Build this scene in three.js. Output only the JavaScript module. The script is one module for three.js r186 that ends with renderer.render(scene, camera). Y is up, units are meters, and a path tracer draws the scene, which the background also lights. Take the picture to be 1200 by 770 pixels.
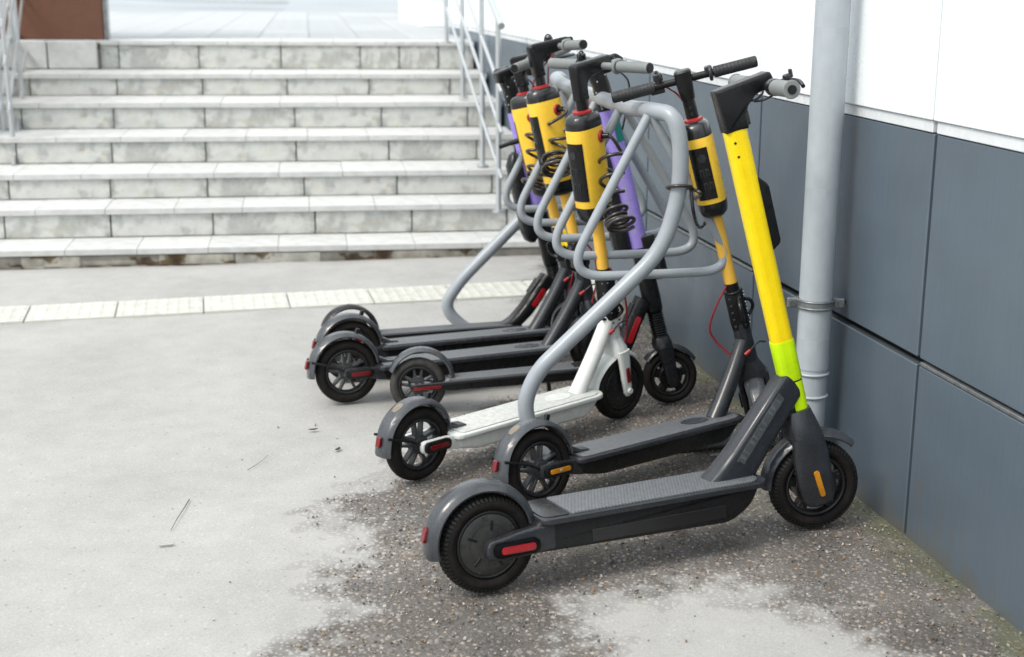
import * as THREE from 'three';
import { RoundedBoxGeometry } from 'three/addons/geometries/RoundedBoxGeometry.js';
import { mergeGeometries, toCreasedNormals } from 'three/addons/utils/BufferGeometryUtils.js';
import { createNoise2D, createNoise3D } from 'simplex-noise';

// ---------------------------------------------------------------- camera, sky, sun, exposure
const scene = new THREE.Scene();
const W = 1024, H = 657;
const FPX = 1580, CAM_H = 1.5;                               // focal length in pixels of a 1200 px wide frame
const camera = new THREE.PerspectiveCamera(2 * Math.atan(385 / FPX) * 180 / Math.PI, W / H, 0.05, 900);
camera.position.set(0, CAM_H, 0);
camera.rotation.set(-Math.atan(412 / FPX), 0, 0);
camera.focus = 3.75;
camera.userData.fStop = 3.2;
scene.add(camera);

const SUN_DIR = new THREE.Vector3(-0.55, 0.78, 0.42).normalize();
{ // an overcast sky: brightest overhead and towards the veiled sun
  const w = 256, h = 128, data = new Float32Array(w * h * 4);
  const n3 = createNoise3D(rng(71));
  const d = new THREE.Vector3();
  for (let j = 0; j < h; j++) for (let i = 0; i < w; i++) {
    const el = ((j + 0.5) / h - 0.5) * Math.PI, az = ((i + 0.5) / w - 0.5) * 2 * Math.PI;
    d.set(Math.cos(el) * Math.cos(az), Math.sin(el), Math.cos(el) * Math.sin(az));
    const up = Math.max(0, d.y);
    let L = 0.57 + 0.38 * up;
    L += 0.75 * Math.pow(Math.max(0, d.dot(SUN_DIR)), 6);
    L *= 1 + 0.10 * n3(d.x * 2, d.y * 3.5, d.z * 2) + 0.05 * n3(d.x * 5, d.y * 8, d.z * 5);
    if (d.y < 0) L *= 0.75;
    const k = (j * w + i) * 4;
    data[k] = L * 0.935; data[k + 1] = L * 1.0; data[k + 2] = L * 1.055; data[k + 3] = 1;
  }
  const sky = new THREE.DataTexture(data, w, h, THREE.RGBAFormat, THREE.FloatType);
  sky.mapping = THREE.EquirectangularReflectionMapping;
  sky.magFilter = THREE.LinearFilter; sky.minFilter = THREE.LinearFilter; sky.needsUpdate = true;
  scene.background = sky; scene.environment = sky;
  scene.backgroundIntensity = 1; scene.environmentIntensity = 1;
}
const sun = new THREE.DirectionalLight(0xfff4e6, 1.35);
sun.position.copy(SUN_DIR).multiplyScalar(20).add(new THREE.Vector3(0, 0, -4));
sun.target.position.set(0, 0, -4);
sun.castShadow = true; sun.shadow.radius = 32; sun.shadow.mapSize.set(2048, 2048);
Object.assign(sun.shadow.camera, { left: -9, right: 9, top: 9, bottom: -9, near: 1, far: 60 });
scene.add(sun, sun.target);

const renderer = new THREE.WebGLRenderer({ antialias: true });
renderer.setSize(W, H);
renderer.toneMapping = THREE.LinearToneMapping;
renderer.toneMappingExposure = 1.9;
renderer.shadowMap.enabled = true;

// ---------------------------------------------------------------- helpers
function rng(seed) { let s = seed >>> 0; return () => { s = (s + 0x6D2B79F5) | 0; let t = Math.imul(s ^ (s >>> 15), 1 | s); t = (t + Math.imul(t ^ (t >>> 7), 61 | t)) ^ t; return ((t ^ (t >>> 14)) >>> 0) / 4294967296; }; }
const V = (x, y, z = 0) => new THREE.Vector3(x, y, z);
const R = a => a * Math.PI / 180;
const lerp = (a, b, t) => a + (b - a) * t;
const clamp = (x, a = 0, b = 1) => Math.min(b, Math.max(a, x));
const smooth = (a, b, x) => { const t = clamp((x - a) / (b - a)); return t * t * (3 - 2 * t); };
const used = {};
function numbered(n) { if (!(n in used)) { used[n] = 0; return n; } used[n]++; return n + '_' + String(used[n]).padStart(3, '0'); }
function fin(g) { // non indexed, uv in metres by the dominant axis
  if (g.index) g = g.toNonIndexed();
  if (!g.attributes.normal) g.computeVertexNormals();
  for (const k of Object.keys(g.attributes)) if (!['position', 'normal', 'uv'].includes(k)) g.deleteAttribute(k);
  if (g.userData.keepUV && g.attributes.uv) return g;
  const p = g.attributes.position, uv = new Float32Array(p.count * 2);
  const a = V(0, 0), b = V(0, 0), c = V(0, 0), n = V(0, 0);
  for (let i = 0; i < p.count; i += 3) {
    a.fromBufferAttribute(p, i); b.fromBufferAttribute(p, i + 1); c.fromBufferAttribute(p, i + 2);
    n.copy(b).sub(a).cross(c.clone().sub(a));
    const ax = Math.abs(n.x), ay = Math.abs(n.y), az = Math.abs(n.z);
    for (let k = 0; k < 3; k++) {
      const q = k === 0 ? a : k === 1 ? b : c; let u, v;
      if (az >= ax && az >= ay) { u = q.x; v = q.y; } else if (ay >= ax) { u = q.x; v = q.z; } else { u = q.z; v = q.y; }
      uv[(i + k) * 2] = u; uv[(i + k) * 2 + 1] = v;
    }
  }
  g.setAttribute('uv', new THREE.BufferAttribute(uv, 2));
  return g;
}
function merge(list) { const l = list.map(fin); return l.length === 1 ? l[0] : mergeGeometries(l); }
function part(parent, name, geos, mat, label) {
  const m = new THREE.Mesh(merge(Array.isArray(geos) ? geos : [geos]), mat);
  m.name = name; m.castShadow = m.receiveShadow = true;
  if (label) m.userData.label = label;
  parent.add(m); return m;
}
function thing(name, label, category, group) {
  const o = new THREE.Group(); o.name = numbered(name); o.userData = { label, category };
  if (group) o.userData.group = group;
  scene.add(o); return o;
}
function struct(name, label) { const o = new THREE.Group(); o.name = numbered(name); o.userData = { kind: 'structure', label }; scene.add(o); return o; }
const mv = (g, x, y, z) => { g.translate(x, y, z); return g; };
function rbox(w, h, d, r = 0.004, s = 2) { return new RoundedBoxGeometry(w, h, d, s, Math.min(r, w / 2.01, h / 2.01, d / 2.01)); }
function box(w, h, d) { return new THREE.BoxGeometry(w, h, d); }
// rounded polyline
function fillet(pts, rad, seg = 8) {
  const out = [pts[0].clone()];
  for (let i = 1; i < pts.length - 1; i++) {
    const p = pts[i], a = pts[i - 1].clone().sub(p), b = pts[i + 1].clone().sub(p);
    const r = Array.isArray(rad) ? rad[i] : rad, la = a.length(), lb = b.length();
    const d = Math.min(r, la * 0.48, lb * 0.48);
    const A = p.clone().addScaledVector(a.normalize(), d), B = p.clone().addScaledVector(b.normalize(), d);
    for (let k = 0; k <= seg; k++) { const t = k / seg; out.push(V(0, 0).addScaledVector(A, (1 - t) * (1 - t)).addScaledVector(p, 2 * t * (1 - t)).addScaledVector(B, t * t)); }
  }
  out.push(pts[pts.length - 1].clone()); return out;
}
// a tube along dense points, with parallel-transport frames and flat caps
function tube(pts, r, n = 10, cap = true) {
  const N = pts.length, pos = [], nor = [], idx = [];
  let nrm = null; const T = [];
  for (let i = 0; i < N; i++) T.push(pts[Math.min(i + 1, N - 1)].clone().sub(pts[Math.max(i - 1, 0)]).normalize());
  for (let i = 0; i < N; i++) {
    if (!nrm) { nrm = Math.abs(T[0].y) < 0.9 ? V(0, 1, 0) : V(1, 0, 0); }
    nrm = nrm.clone().addScaledVector(T[i], -nrm.dot(T[i])).normalize();
    const b = T[i].clone().cross(nrm), rr = typeof r === 'function' ? r(i / (N - 1)) : r;
    for (let k = 0; k < n; k++) { const a = k / n * Math.PI * 2, d = nrm.clone().multiplyScalar(Math.cos(a)).addScaledVector(b, Math.sin(a)); nor.push(d.x, d.y, d.z); pos.push(pts[i].x + d.x * rr, pts[i].y + d.y * rr, pts[i].z + d.z * rr); }
  }
  for (let i = 0; i < N - 1; i++) for (let k = 0; k < n; k++) { const a = i * n + k, b = i * n + (k + 1) % n; idx.push(a, b, a + n, b, b + n, a + n); }
  if (cap) for (const e of [0, N - 1]) {
    const c = pos.length / 3, s = e === 0 ? -1 : 1; pos.push(pts[e].x, pts[e].y, pts[e].z); nor.push(T[e].x * s, T[e].y * s, T[e].z * s);
    for (let k = 0; k < n; k++) { pos.push(pos[(e * n + k) * 3], pos[(e * n + k) * 3 + 1], pos[(e * n + k) * 3 + 2]); nor.push(T[e].x * s, T[e].y * s, T[e].z * s); }
    for (let k = 0; k < n; k++) { const a = c + 1 + k, b = c + 1 + (k + 1) % n; if (e === 0) idx.push(c, b, a); else idx.push(c, a, b); }
  }
  const g = new THREE.BufferGeometry();
  g.setAttribute('position', new THREE.Float32BufferAttribute(pos, 3)); g.setAttribute('normal', new THREE.Float32BufferAttribute(nor, 3)); g.setIndex(idx);
  return fin(g);
}
const rod = (a, b, r, n = 12, r2) => tube([a, a.clone().lerp(b, 0.5), b], r2 === undefined ? r : t => lerp(r, r2, t), n);
const spline = (pts, n = 40) => new THREE.CatmullRomCurve3(pts, false, 'centripetal').getPoints(n);
// loft through superellipse sections: {p, u, v, a, b, e}
function loft(secs, n = 28, crease = 0.7) {
  const pos = [], idx = [];
  for (const s of secs) for (let k = 0; k < n; k++) {
    const t = k / n * Math.PI * 2, e = 2 / (s.e || 2), c = Math.cos(t), q = Math.sin(t);
    const x = Math.sign(c) * Math.pow(Math.abs(c), e) * s.a, y = Math.sign(q) * Math.pow(Math.abs(q), e) * s.b;
    const P = s.p.clone().addScaledVector(s.u, x).addScaledVector(s.v, y); pos.push(P.x, P.y, P.z);
  }
  for (let i = 0; i < secs.length - 1; i++) for (let k = 0; k < n; k++) { const a = i * n + k, b = i * n + (k + 1) % n; idx.push(a, a + n, b, b, a + n, b + n); }
  for (const e of [0, secs.length - 1]) { const c = pos.length / 3, p = secs[e].p; pos.push(p.x, p.y, p.z); for (let k = 0; k < n; k++) { const a = e * n + k, b = e * n + (k + 1) % n; if (e === 0) idx.push(c, a, b); else idx.push(c, b, a); } }
  const g = new THREE.BufferGeometry(); g.setAttribute('position', new THREE.Float32BufferAttribute(pos, 3)); g.setIndex(idx);
  // orientation: make it outward
  g.computeVertexNormals();
  const mid = secs[Math.floor(secs.length / 2)], i0 = Math.floor(secs.length / 2) * n;
  const nn = V(0, 0).fromBufferAttribute(g.attributes.normal, i0), dd = V(pos[i0 * 3], pos[i0 * 3 + 1], pos[i0 * 3 + 2]).sub(mid.p);
  if (nn.dot(dd) < 0) { const ar = g.index.array; for (let i = 0; i < ar.length; i += 3) { const t = ar[i]; ar[i] = ar[i + 1]; ar[i + 1] = t; } }
  return toCreasedNormals(g, crease);
}
const upSec = (x, y, z, a, b, e) => ({ p: V(x, y, z), u: V(1, 0, 0), v: V(0, 0, 1), a, b, e });
function polyShape(pts) { const s = new THREE.Shape(); pts.forEach(([x, y], i) => i ? s.lineTo(x, y) : s.moveTo(x, y)); s.closePath(); return s; }
function roundShape(pts, rad) { // closed polygon with rounded corners
  const s = new THREE.Shape(), n = pts.length, v = pts.map(p => new THREE.Vector2(p[0], p[1]));
  for (let i = 0; i < n; i++) {
    const p = v[i], a = v[(i + n - 1) % n].clone().sub(p), b = v[(i + 1) % n].clone().sub(p), r = pts[i][2] ?? rad;
    const A = p.clone().addScaledVector(a.clone().normalize(), Math.min(r, a.length() * 0.45)), B = p.clone().addScaledVector(b.clone().normalize(), Math.min(r, b.length() * 0.45));
    if (i === 0) s.moveTo(A.x, A.y); else s.lineTo(A.x, A.y);
    s.quadraticCurveTo(p.x, p.y, B.x, B.y);
  }
  s.closePath(); return s;
}
// extrude an x-y outline to thickness t centred on z, with bevel
function plate(shape, t, bevel = 0.003, seg = 2) {
  const g = new THREE.ExtrudeGeometry(shape, { depth: Math.max(0.0005, t - 2 * bevel), bevelEnabled: bevel > 0, bevelThickness: bevel, bevelSize: bevel, bevelOffset: -bevel, bevelSegments: seg, curveSegments: 10 });
  g.translate(0, 0, -Math.max(0.0005, t - 2 * bevel) / 2);
  return toCreasedNormals(g, 0.6);
}
function ring(profile, seg = 64) { // lathe [radius, z] about the z axis
  const g = new THREE.LatheGeometry(profile.map(p => new THREE.Vector2(p[0], p[1])), seg); g.rotateX(Math.PI / 2); return g;
}
function cylZ(r, h, n = 24, r2) { const g = new THREE.CylinderGeometry(r2 ?? r, r, h, n); g.rotateX(Math.PI / 2); return g; }

// ---------------------------------------------------------------- textures
function tex(size, fn, { srgb = true, repeat = 1, h = size, mirror = false } = {}) {
  const d = new Uint8Array(size * h * 4);
  for (let j = 0; j < h; j++) for (let i = 0; i < size; i++) { const c = fn(i, j, (i + 0.5) / size, (j + 0.5) / h), k = (j * size + i) * 4; d[k] = clamp(c[0]) * 255; d[k + 1] = clamp(c[1]) * 255; d[k + 2] = clamp(c[2]) * 255; d[k + 3] = 255; }
  const t = new THREE.DataTexture(d, size, h, THREE.RGBAFormat, THREE.UnsignedByteType);
  t.wrapS = t.wrapT = mirror ? THREE.MirroredRepeatWrapping : THREE.RepeatWrapping; t.magFilter = THREE.LinearFilter; t.minFilter = THREE.LinearMipmapLinearFilter; t.generateMipmaps = true;
  if (srgb) t.colorSpace = THREE.SRGBColorSpace;
  if (Array.isArray(repeat)) t.repeat.set(...repeat); else t.repeat.set(repeat, repeat);
  t.needsUpdate = true; return t;
}
const N2 = createNoise2D(rng(5)), N2b = createNoise2D(rng(17));
function fbm(x, y, o = 4, n = N2) { let s = 0, a = 0.5, f = 1; for (let i = 0; i < o; i++) { s += a * n(x * f, y * f); a *= 0.5; f *= 2.03; } return s; }
const rt = rng(99);
// wear: mostly white with faint dust and rubbed spots (multiplies a colour), tiles by torus mapping avoided: large period
const specks = []; for (let i = 0; i < 260; i++) specks.push([rt(), rt(), 0.0012 + rt() * rt() * 0.006, rt() < 0.72 ? 1 : -1]);
function speckField(u, v) { let s = 0; for (const [x, y, r, k] of specks) { let dx = Math.abs(u - x), dy = Math.abs(v - y); if (dx > 0.5) dx = 1 - dx; if (dy > 0.5) dy = 1 - dy; if (dx < r * 2 && dy < r * 2) { const q = Math.sqrt(dx * dx + dy * dy) / r; if (q < 1) s += k * (1 - q * q); } } return s; }
const scr = new Float32Array(512 * 512); for (let k = 0; k < 150; k++) { let x = rt() * 512, y = rt() * 512, a = rt() * 6.3, L = 8 + 60 * rt() * rt(), w = 0.12 + 0.5 * rt() * rt(); for (let q = 0; q < L; q++) { x += Math.cos(a); y += Math.sin(a); a += (rt() - 0.5) * 0.06; scr[((y & 511) << 9) | (x & 511)] += w * Math.sin(Math.PI * q / L); } }
const wearMap = tex(512, (i, j, u, v) => { const a = fbm(u * 6, v * 6, 4), b = fbm(u * 40, v * 40, 2), s = speckField(u, v); const k = 0.72 + 0.10 * a + 0.05 * b + 0.14 * s + 0.28 * Math.min(1, scr[j * 512 + i]); return [k, k, k * 0.99]; }, { repeat: 2.2 });
const paintMap = tex(512, (i, j, u, v) => { const a = fbm(u * 5, v * 5, 4), b = fbm(u * 60, v * 60, 1), s = speckField(u, v); const k = 0.93 + 0.035 * a + 0.015 * b + (s < 0 ? 0.06 * s : 0.02 * s) - 0.10 * Math.min(1, scr[j * 512 + i]); return [k, k, k]; }, { repeat: 2.2 });
const wearRough = tex(256, (i, j, u, v) => { const k = 0.72 + 0.30 * fbm(u * 7 + 9, v * 7, 4) + 0.10 * fbm(u * 60, v * 60, 1); return [k, k, k]; }, { srgb: false, repeat: 2.5 });
const grainBump = tex(256, (i, j, u, v) => { const k = 0.5 + 0.5 * fbm(u * 90, v * 90, 2); return [k, k, k]; }, { srgb: false, repeat: 5 });
const matBump = tex(256, (i, j, u, v) => { const x = u * 16, y = v * 16, o = Math.floor(y) % 2 ? 0.5 : 0; const fx = ((x + o) % 1) - 0.5, fy = (y % 1) - 0.5; const d = Math.hypot(fx, fy); const k = 0.25 + 0.7 * smooth(0.42, 0.22, d); return [k, k, k]; }, { srgb: false, repeat: 6.5 });
const matMap = tex(512, (i, j, u, v) => { const x = u * 16, y = v * 16, o = Math.floor(y) % 2 ? 0.5 : 0; const fx = ((x + o) % 1) - 0.5, fy = (y % 1) - 0.5; const d = Math.hypot(fx, fy); const k = 0.80 + 0.10 * smooth(0.45, 0.25, d) + 0.09 * fbm(u * 5, v * 5, 4) + 0.06 * fbm(u * 50, v * 50, 1); return [k, k, k]; }, { repeat: 6.5 });

const C = (r, g, b) => new THREE.Color().setRGB(r, g, b);
function mat(r, g, b, rough = 0.5, metal = 0, o = {}) {
  return new THREE.MeshPhysicalMaterial({ color: C(r, g, b), roughness: rough, metalness: metal, map: o.map === undefined ? wearMap : o.map, roughnessMap: o.rm === undefined ? wearRough : o.rm, bumpMap: o.bump === undefined ? grainBump : o.bump, bumpScale: o.bs ?? 0.0002, clearcoat: o.cc ?? 0, clearcoatRoughness: 0.3, specularIntensity: o.sp ?? 0.75, side: o.side ?? THREE.FrontSide });
}
const M = {
  black: mat(0.012, 0.012, 0.0135, 0.45, 0, { cc: 0.08, sp: 0.55 }), blackGloss: mat(0.010, 0.010, 0.012, 0.3, 0, { cc: 0.5 }),
  graphite: mat(0.042, 0.046, 0.055, 0.34, 0, { cc: 0.3, sp: 0.6 }), graphiteDark: mat(0.022, 0.023, 0.026, 0.42, 0, { cc: 0.1, sp: 0.6 }), hull: mat(0.015, 0.0155, 0.018, 0.42, 0, { sp: 0.55, cc: 0.08 }),
  greyBody: mat(0.068, 0.075, 0.088, 0.34, 0, { cc: 0.45 }), fender: mat(0.088, 0.096, 0.110, 0.36, 0, { cc: 0.4 }),
  rubber: mat(0.022, 0.021, 0.020, 0.78), rubberGrey: mat(0.055, 0.053, 0.051, 0.8), gripGrey: mat(0.21, 0.225, 0.222, 0.7, 0, { map: paintMap }), gripDark: mat(0.045, 0.047, 0.05, 0.75),
  rim: mat(0.030, 0.030, 0.033, 0.4, 0, { cc: 0.15, sp: 0.6 }), rimGrey: mat(0.09, 0.092, 0.10, 0.42),
  deckMat: mat(0.165, 0.174, 0.186, 0.5, 0, { map: matMap, bump: matBump, bs: 0.0012, rm: null }), deckMatWhite: mat(0.70, 0.71, 0.68, 0.55, 0, { map: matMap, bump: matBump, bs: 0.0010, rm: null }), deckMatBlack: mat(0.13, 0.137, 0.146, 0.55, 0, { map: matMap, bump: matBump, bs: 0.0012, rm: null }),
  white: mat(0.72, 0.74, 0.71, 0.4, 0, { cc: 0.25, map: paintMap }),
  yellow: mat(0.97, 0.71, 0.0, 0.42, 0, { cc: 0.15, map: paintMap }), batteryYellow: mat(0.97, 0.60, 0.045, 0.42, 0, { cc: 0.2, map: paintMap }), amber: mat(0.93, 0.53, 0.07, 0.5, 0, { map: paintMap }), lime: mat(0.56, 0.84, 0.0, 0.42, 0, { map: paintMap }), purple: mat(0.34, 0.26, 0.74, 0.42, 0, { cc: 0.2, map: paintMap }), teal: mat(0.02, 0.36, 0.34, 0.5),
  red: mat(0.62, 0.035, 0.04, 0.5), reflRed: mat(0.27, 0.006, 0.012, 0.25, 0, { cc: 0.4 }), reflRedBright: mat(0.62, 0.008, 0.02, 0.3, 0, { cc: 0.3 }), reflOrange: mat(0.90, 0.36, 0.01, 0.25, 0, { cc: 0.6 }),
  cable: mat(0.05, 0.042, 0.038, 0.35, 0, { cc: 0.5 }), cableRed: mat(0.45, 0.03, 0.04, 0.5), steel: mat(0.55, 0.56, 0.57, 0.32, 1), steelMatt: mat(0.40, 0.42, 0.44, 0.45, 0.5), steelDark: mat(0.25, 0.25, 0.26, 0.4, 1),
  rack: mat(0.315, 0.345, 0.372, 0.36, 0, { cc: 0.4, map: paintMap, rm: null }), inox: mat(0.50, 0.52, 0.53, 0.34, 0.6, { map: null, rm: null, bump: null }), marks: mat(0.20, 0.225, 0.23, 0.6), fadedTape: mat(0.135, 0.150, 0.160, 0.5), bezel: mat(0.004, 0.004, 0.005, 0.5, 0, { sp: 0.35 }), disc: mat(0.075, 0.073, 0.073, 0.45, 0, { sp: 0.6 }), tape: mat(0.62, 0.66, 0.66, 0.6),
};

// ---------------------------------------------------------------- the place: ground
const G0 = { x0: -2.8, z0: -6.5, w: 4.2, d: 4.1 };            // patch of ground that the ground texture covers
const dirtPoly = [[-0.35, -3.96], [-0.5, -3.71], [-0.37, -3.4], [-0.47, -3.19], [-0.36, -3.02], [-0.5, -2.76], [-0.3, -2.55], [0.0, -2.62], [0.2, -2.9], [0.12, -3.05], [0.35, -3.2], [0.62, -3.12], [0.80, -2.98], [0.98, -2.74], [1.3, -2.7], [1.35, -3.3], [0.80, -5.6], [0.40, -6.6], [0.1, -7.0], [-0.1, -6.7], [0.25, -6.05], [0.28, -5.15], [0.0, -4.7], [-0.1, -4.3]];
function sdPoly(x, y, P) { let d = 1e9, s = 1; for (let i = 0, j = P.length - 1; i < P.length; j = i++) { const ex = P[j][0] - P[i][0], ey = P[j][1] - P[i][1], wx = x - P[i][0], wy = y - P[i][1]; const t = clamp((wx * ex + wy * ey) / (ex * ex + ey * ey)); const bx = wx - ex * t, by = wy - ey * t; d = Math.min(d, bx * bx + by * by); const c1 = y >= P[i][1], c2 = y < P[j][1], c3 = ex * wy > ey * wx; if ((c1 && c2 && c3) || (!c1 && !c2 && !c3)) s = -s; } return s * Math.sqrt(d); }
const WB = V(1.091, 0, -3.485), DW = V(-0.2028, 0, -0.9792), NW = V(0.9792, 0, -0.2028);   // foot of the wall at its near seam, along it, into it
const wallPt = (t, off, y = 0) => WB.clone().addScaledVector(DW, t).addScaledVector(NW, -off).setY(y);
const wallDist = (x, z) => -((x - WB.x) * NW.x + (z - WB.z) * NW.z);
function dirtMask(x, z) {
  const wx = x + 0.16 * fbm(x * 3, z * 3, 3), wz = z + 0.16 * fbm(x * 3 + 40, z * 3, 3);
  const d = sdPoly(wx, wz, dirtPoly) + 0.10 * fbm(x * 11, z * 11, 3);
  return 0.78 * smooth(0.07, -0.07, d) + 0.22 * smooth(0.20, -0.22, d);
}
{
  const S = 2048, colr = new Uint8Array(S * S * 4), bmp = new Uint8Array(S * S * 4), rnd = rng(31);
  const MS = 256, mask = new Float32Array((MS + 1) * (MS + 1)), moss = new Float32Array((MS + 1) * (MS + 1)), tone = new Float32Array((MS + 1) * (MS + 1)), warm = new Float32Array((MS + 1) * (MS + 1));
  for (let j = 0; j <= MS; j++) for (let i = 0; i <= MS; i++) {
    const x = G0.x0 + i / MS * G0.w, z = G0.z0 + j / MS * G0.d, k = j * (MS + 1) + i, wd = wallDist(x, z);
    mask[k] = dirtMask(x, z);
    moss[k] = smooth(0.15, 0.0, wd + 0.10 * fbm(x * 5, z * 5, 3)) * smooth(-0.35, 0.35, fbm(x * 4 + 7, z * 4, 3) + 0.15) + 0.75 * smooth(0.30, 0.05, Math.abs((x - 0.45) * 0.55 + (z + 3.74)) + 0.25 * fbm(x * 6, z * 6, 3)) * smooth(0.1, 0.3, x) * smooth(0.85, 0.6, x);
    tone[k] = fbm(x * 1.1, z * 1.1, 4) + 0.6 * fbm(x * 6, z * 6, 3, N2b); warm[k] = fbm(x * 2.5 + 80, z * 2.5, 3, N2b);
  }
  const core = new Float32Array((MS + 1) * (MS + 1)); for (let j = 0; j <= MS; j++) for (let i = 0; i <= MS; i++) { const x = G0.x0 + i / MS * G0.w, z = G0.z0 + j / MS * G0.d; core[j * (MS + 1) + i] = smooth(0.02, 0.34, sdPoly(x + 0.2 * fbm(x * 2.2 + 9, z * 2.2, 3), z + 0.2 * fbm(x * 2.2, z * 2.2 + 30, 3), dirtPoly)) * (1 - 0.7 * smooth(-3.35, -2.9, z) * smooth(0.5, 1.0, x)); }
  const bil = (A, u, v) => { const x = u * MS, y = v * MS, i = Math.min(MS - 1, x | 0), j = Math.min(MS - 1, y | 0), fx = x - i, fy = y - j, a = j * (MS + 1) + i; return (A[a] * (1 - fx) + A[a + 1] * fx) * (1 - fy) + (A[a + MS + 1] * (1 - fx) + A[a + MS + 2] * fx) * fy; };
  const white = new Float32Array(S * S); for (let i = 0; i < S * S; i++) white[i] = rnd();
  const wn = (i, j) => white[((j & 2047) << 11) | (i & 2047)];
  // embedded aggregate: jittered cells
  const agg = (i, j, cell) => { const ci = Math.floor(i / cell), cj = Math.floor(j / cell); let best = 9, id = 0; for (let b = -1; b <= 1; b++) for (let a = -1; a <= 1; a++) { const h = wn(ci + a + 911, cj + b + 377), h2 = wn(ci + a + 71, cj + b + 1213), h3 = wn(ci + a + 501, cj + b + 45); const px = (ci + a + h) * cell, py = (cj + b + h2) * cell; const d = Math.hypot((i - px) * (0.8 + 0.5 * h3), j - py) / (cell * (0.16 + 0.42 * h3 * h3)); if (d < best) { best = d; id = h; } } return [best, id]; };
  for (let j = 0; j < S; j++) for (let i = 0; i < S; i++) {
    const u = (i + 0.5) / S, v = (j + 0.5) / S, k = (j * S + i) * 4;
    const m0 = bil(mask, u, v), ms = bil(moss, u, v), tn = bil(tone, u, v), wm = bil(warm, u, v);
    const fine = 0.5 * (wn(i, j) + wn((i >> 1) + 600, (j >> 1) + 300)) - 0.5;
    const [ad, aid] = agg(i, j, 7);
    const m = clamp(m0 + (m0 > 0.03 && m0 < 0.97 ? (ad < 1 ? -0.25 : 0.15) + 0.5 * fine : 0));
    // pale trodden asphalt
    let r = 0.606 + 0.036 * tn + 0.080 * fine, g = r - 0.006, b = r - 0.018;
    if (ad < 0.8 && aid > 0.86) { const q = 0.06 * (1 - ad); r += q; g += q; b += q * 0.9; }
    if (ad < 0.6 && aid < 0.03) { r -= 0.09; g -= 0.09; b -= 0.085; }
    // bare dark aggregate
    let co = bil(core, u, v), dr = 0.405 - 0.085 * co + 0.085 * tn + 0.03 * wm + 0.13 * fine, dg = dr - 0.018 - 0.014 * co - 0.010 * wm, db = dr - 0.034 - 0.026 * co - 0.018 * wm, hgt = 0.40 + 0.25 * fine;
    if (ad < 1) { const q = Math.sqrt(1 - Math.min(1, ad)); hgt += 0.35 * q; if (aid > 0.62) { const t = (aid - 0.62) / 0.38, lum = 0.05 + 0.16 * t; dr += lum; dg += lum * (aid > 0.85 ? 0.80 : 0.97); db += lum * (aid > 0.85 ? 0.60 : 0.94); } else { dr += 0.03 * q; dg += 0.03 * q; db += 0.03 * q; } } else { dr -= 0.04; dg -= 0.04; db -= 0.04; }
    r = lerp(r, dr, m); g = lerp(g, dg, m); b = lerp(b, db, m);
    const mo = clamp(ms * (0.6 + 1.1 * fine) * 0.85); r = lerp(r, 0.30, mo); g = lerp(g, 0.32, mo); b = lerp(b, 0.20, mo);
    colr[k] = clamp(r) * 255; colr[k + 1] = clamp(g) * 255; colr[k + 2] = clamp(b) * 255; colr[k + 3] = 255;
    const hh = lerp(0.72 + 0.10 * fine + (ad < 0.7 ? 0.04 : 0), hgt, m); bmp[k] = bmp[k + 1] = bmp[k + 2] = clamp(hh) * 255; bmp[k + 3] = 255;
  }
  const mk = (d, s) => { const t = new THREE.DataTexture(d, S, S, THREE.RGBAFormat, THREE.UnsignedByteType); t.wrapS = t.wrapT = THREE.MirroredRepeatWrapping; t.magFilter = THREE.LinearFilter; t.minFilter = THREE.LinearMipmapLinearFilter; t.generateMipmaps = true; t.anisotropy = 8; if (s) t.colorSpace = THREE.SRGBColorSpace; t.needsUpdate = true; return t; };
  const gm = new THREE.MeshStandardMaterial({ map: mk(colr, true), bumpMap: mk(bmp, false), bumpScale: 0.005, roughness: 0.9 });
  const xs = [-400, -120, -40, -15, -8], zs = [-400, -120, -40, -16, -10]; for (let x = -5; x <= 2.01; x += 0.07) xs.push(x); xs.push(4, 8, 20, 60, 400); for (let z = -8; z <= -1.99; z += 0.07) zs.push(z); zs.push(0, 4, 12, 50, 400);
  const pos = [], uv = [], idx = [];
  zs.forEach(z => xs.forEach(x => { const wob = (x > -5.1 && x < 2.1 && z < -1.9 && z > -8.1) ? 0.006 * fbm(x * 1.4, z * 1.4, 3) - 0.003 : 0; pos.push(x, wob, z); uv.push((x - G0.x0) / G0.w, (z - G0.z0) / G0.d); }));
  const nx = xs.length; for (let j = 0; j < zs.length - 1; j++) for (let i = 0; i < nx - 1; i++) { const a = j * nx + i; idx.push(a, a + nx, a + 1, a + 1, a + nx, a + nx + 1); }
  const g = new THREE.BufferGeometry(); g.setAttribute('position', new THREE.Float32BufferAttribute(pos, 3)); g.setAttribute('uv', new THREE.Float32BufferAttribute(uv, 2)); g.setIndex(idx); g.computeVertexNormals();
  const gr = new THREE.Mesh(g, gm); gr.name = 'ground'; gr.receiveShadow = true; gr.userData = { kind: 'structure', label: 'pale worn asphalt with a dark bare patch under the scooters' }; scene.add(gr);
}
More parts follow.
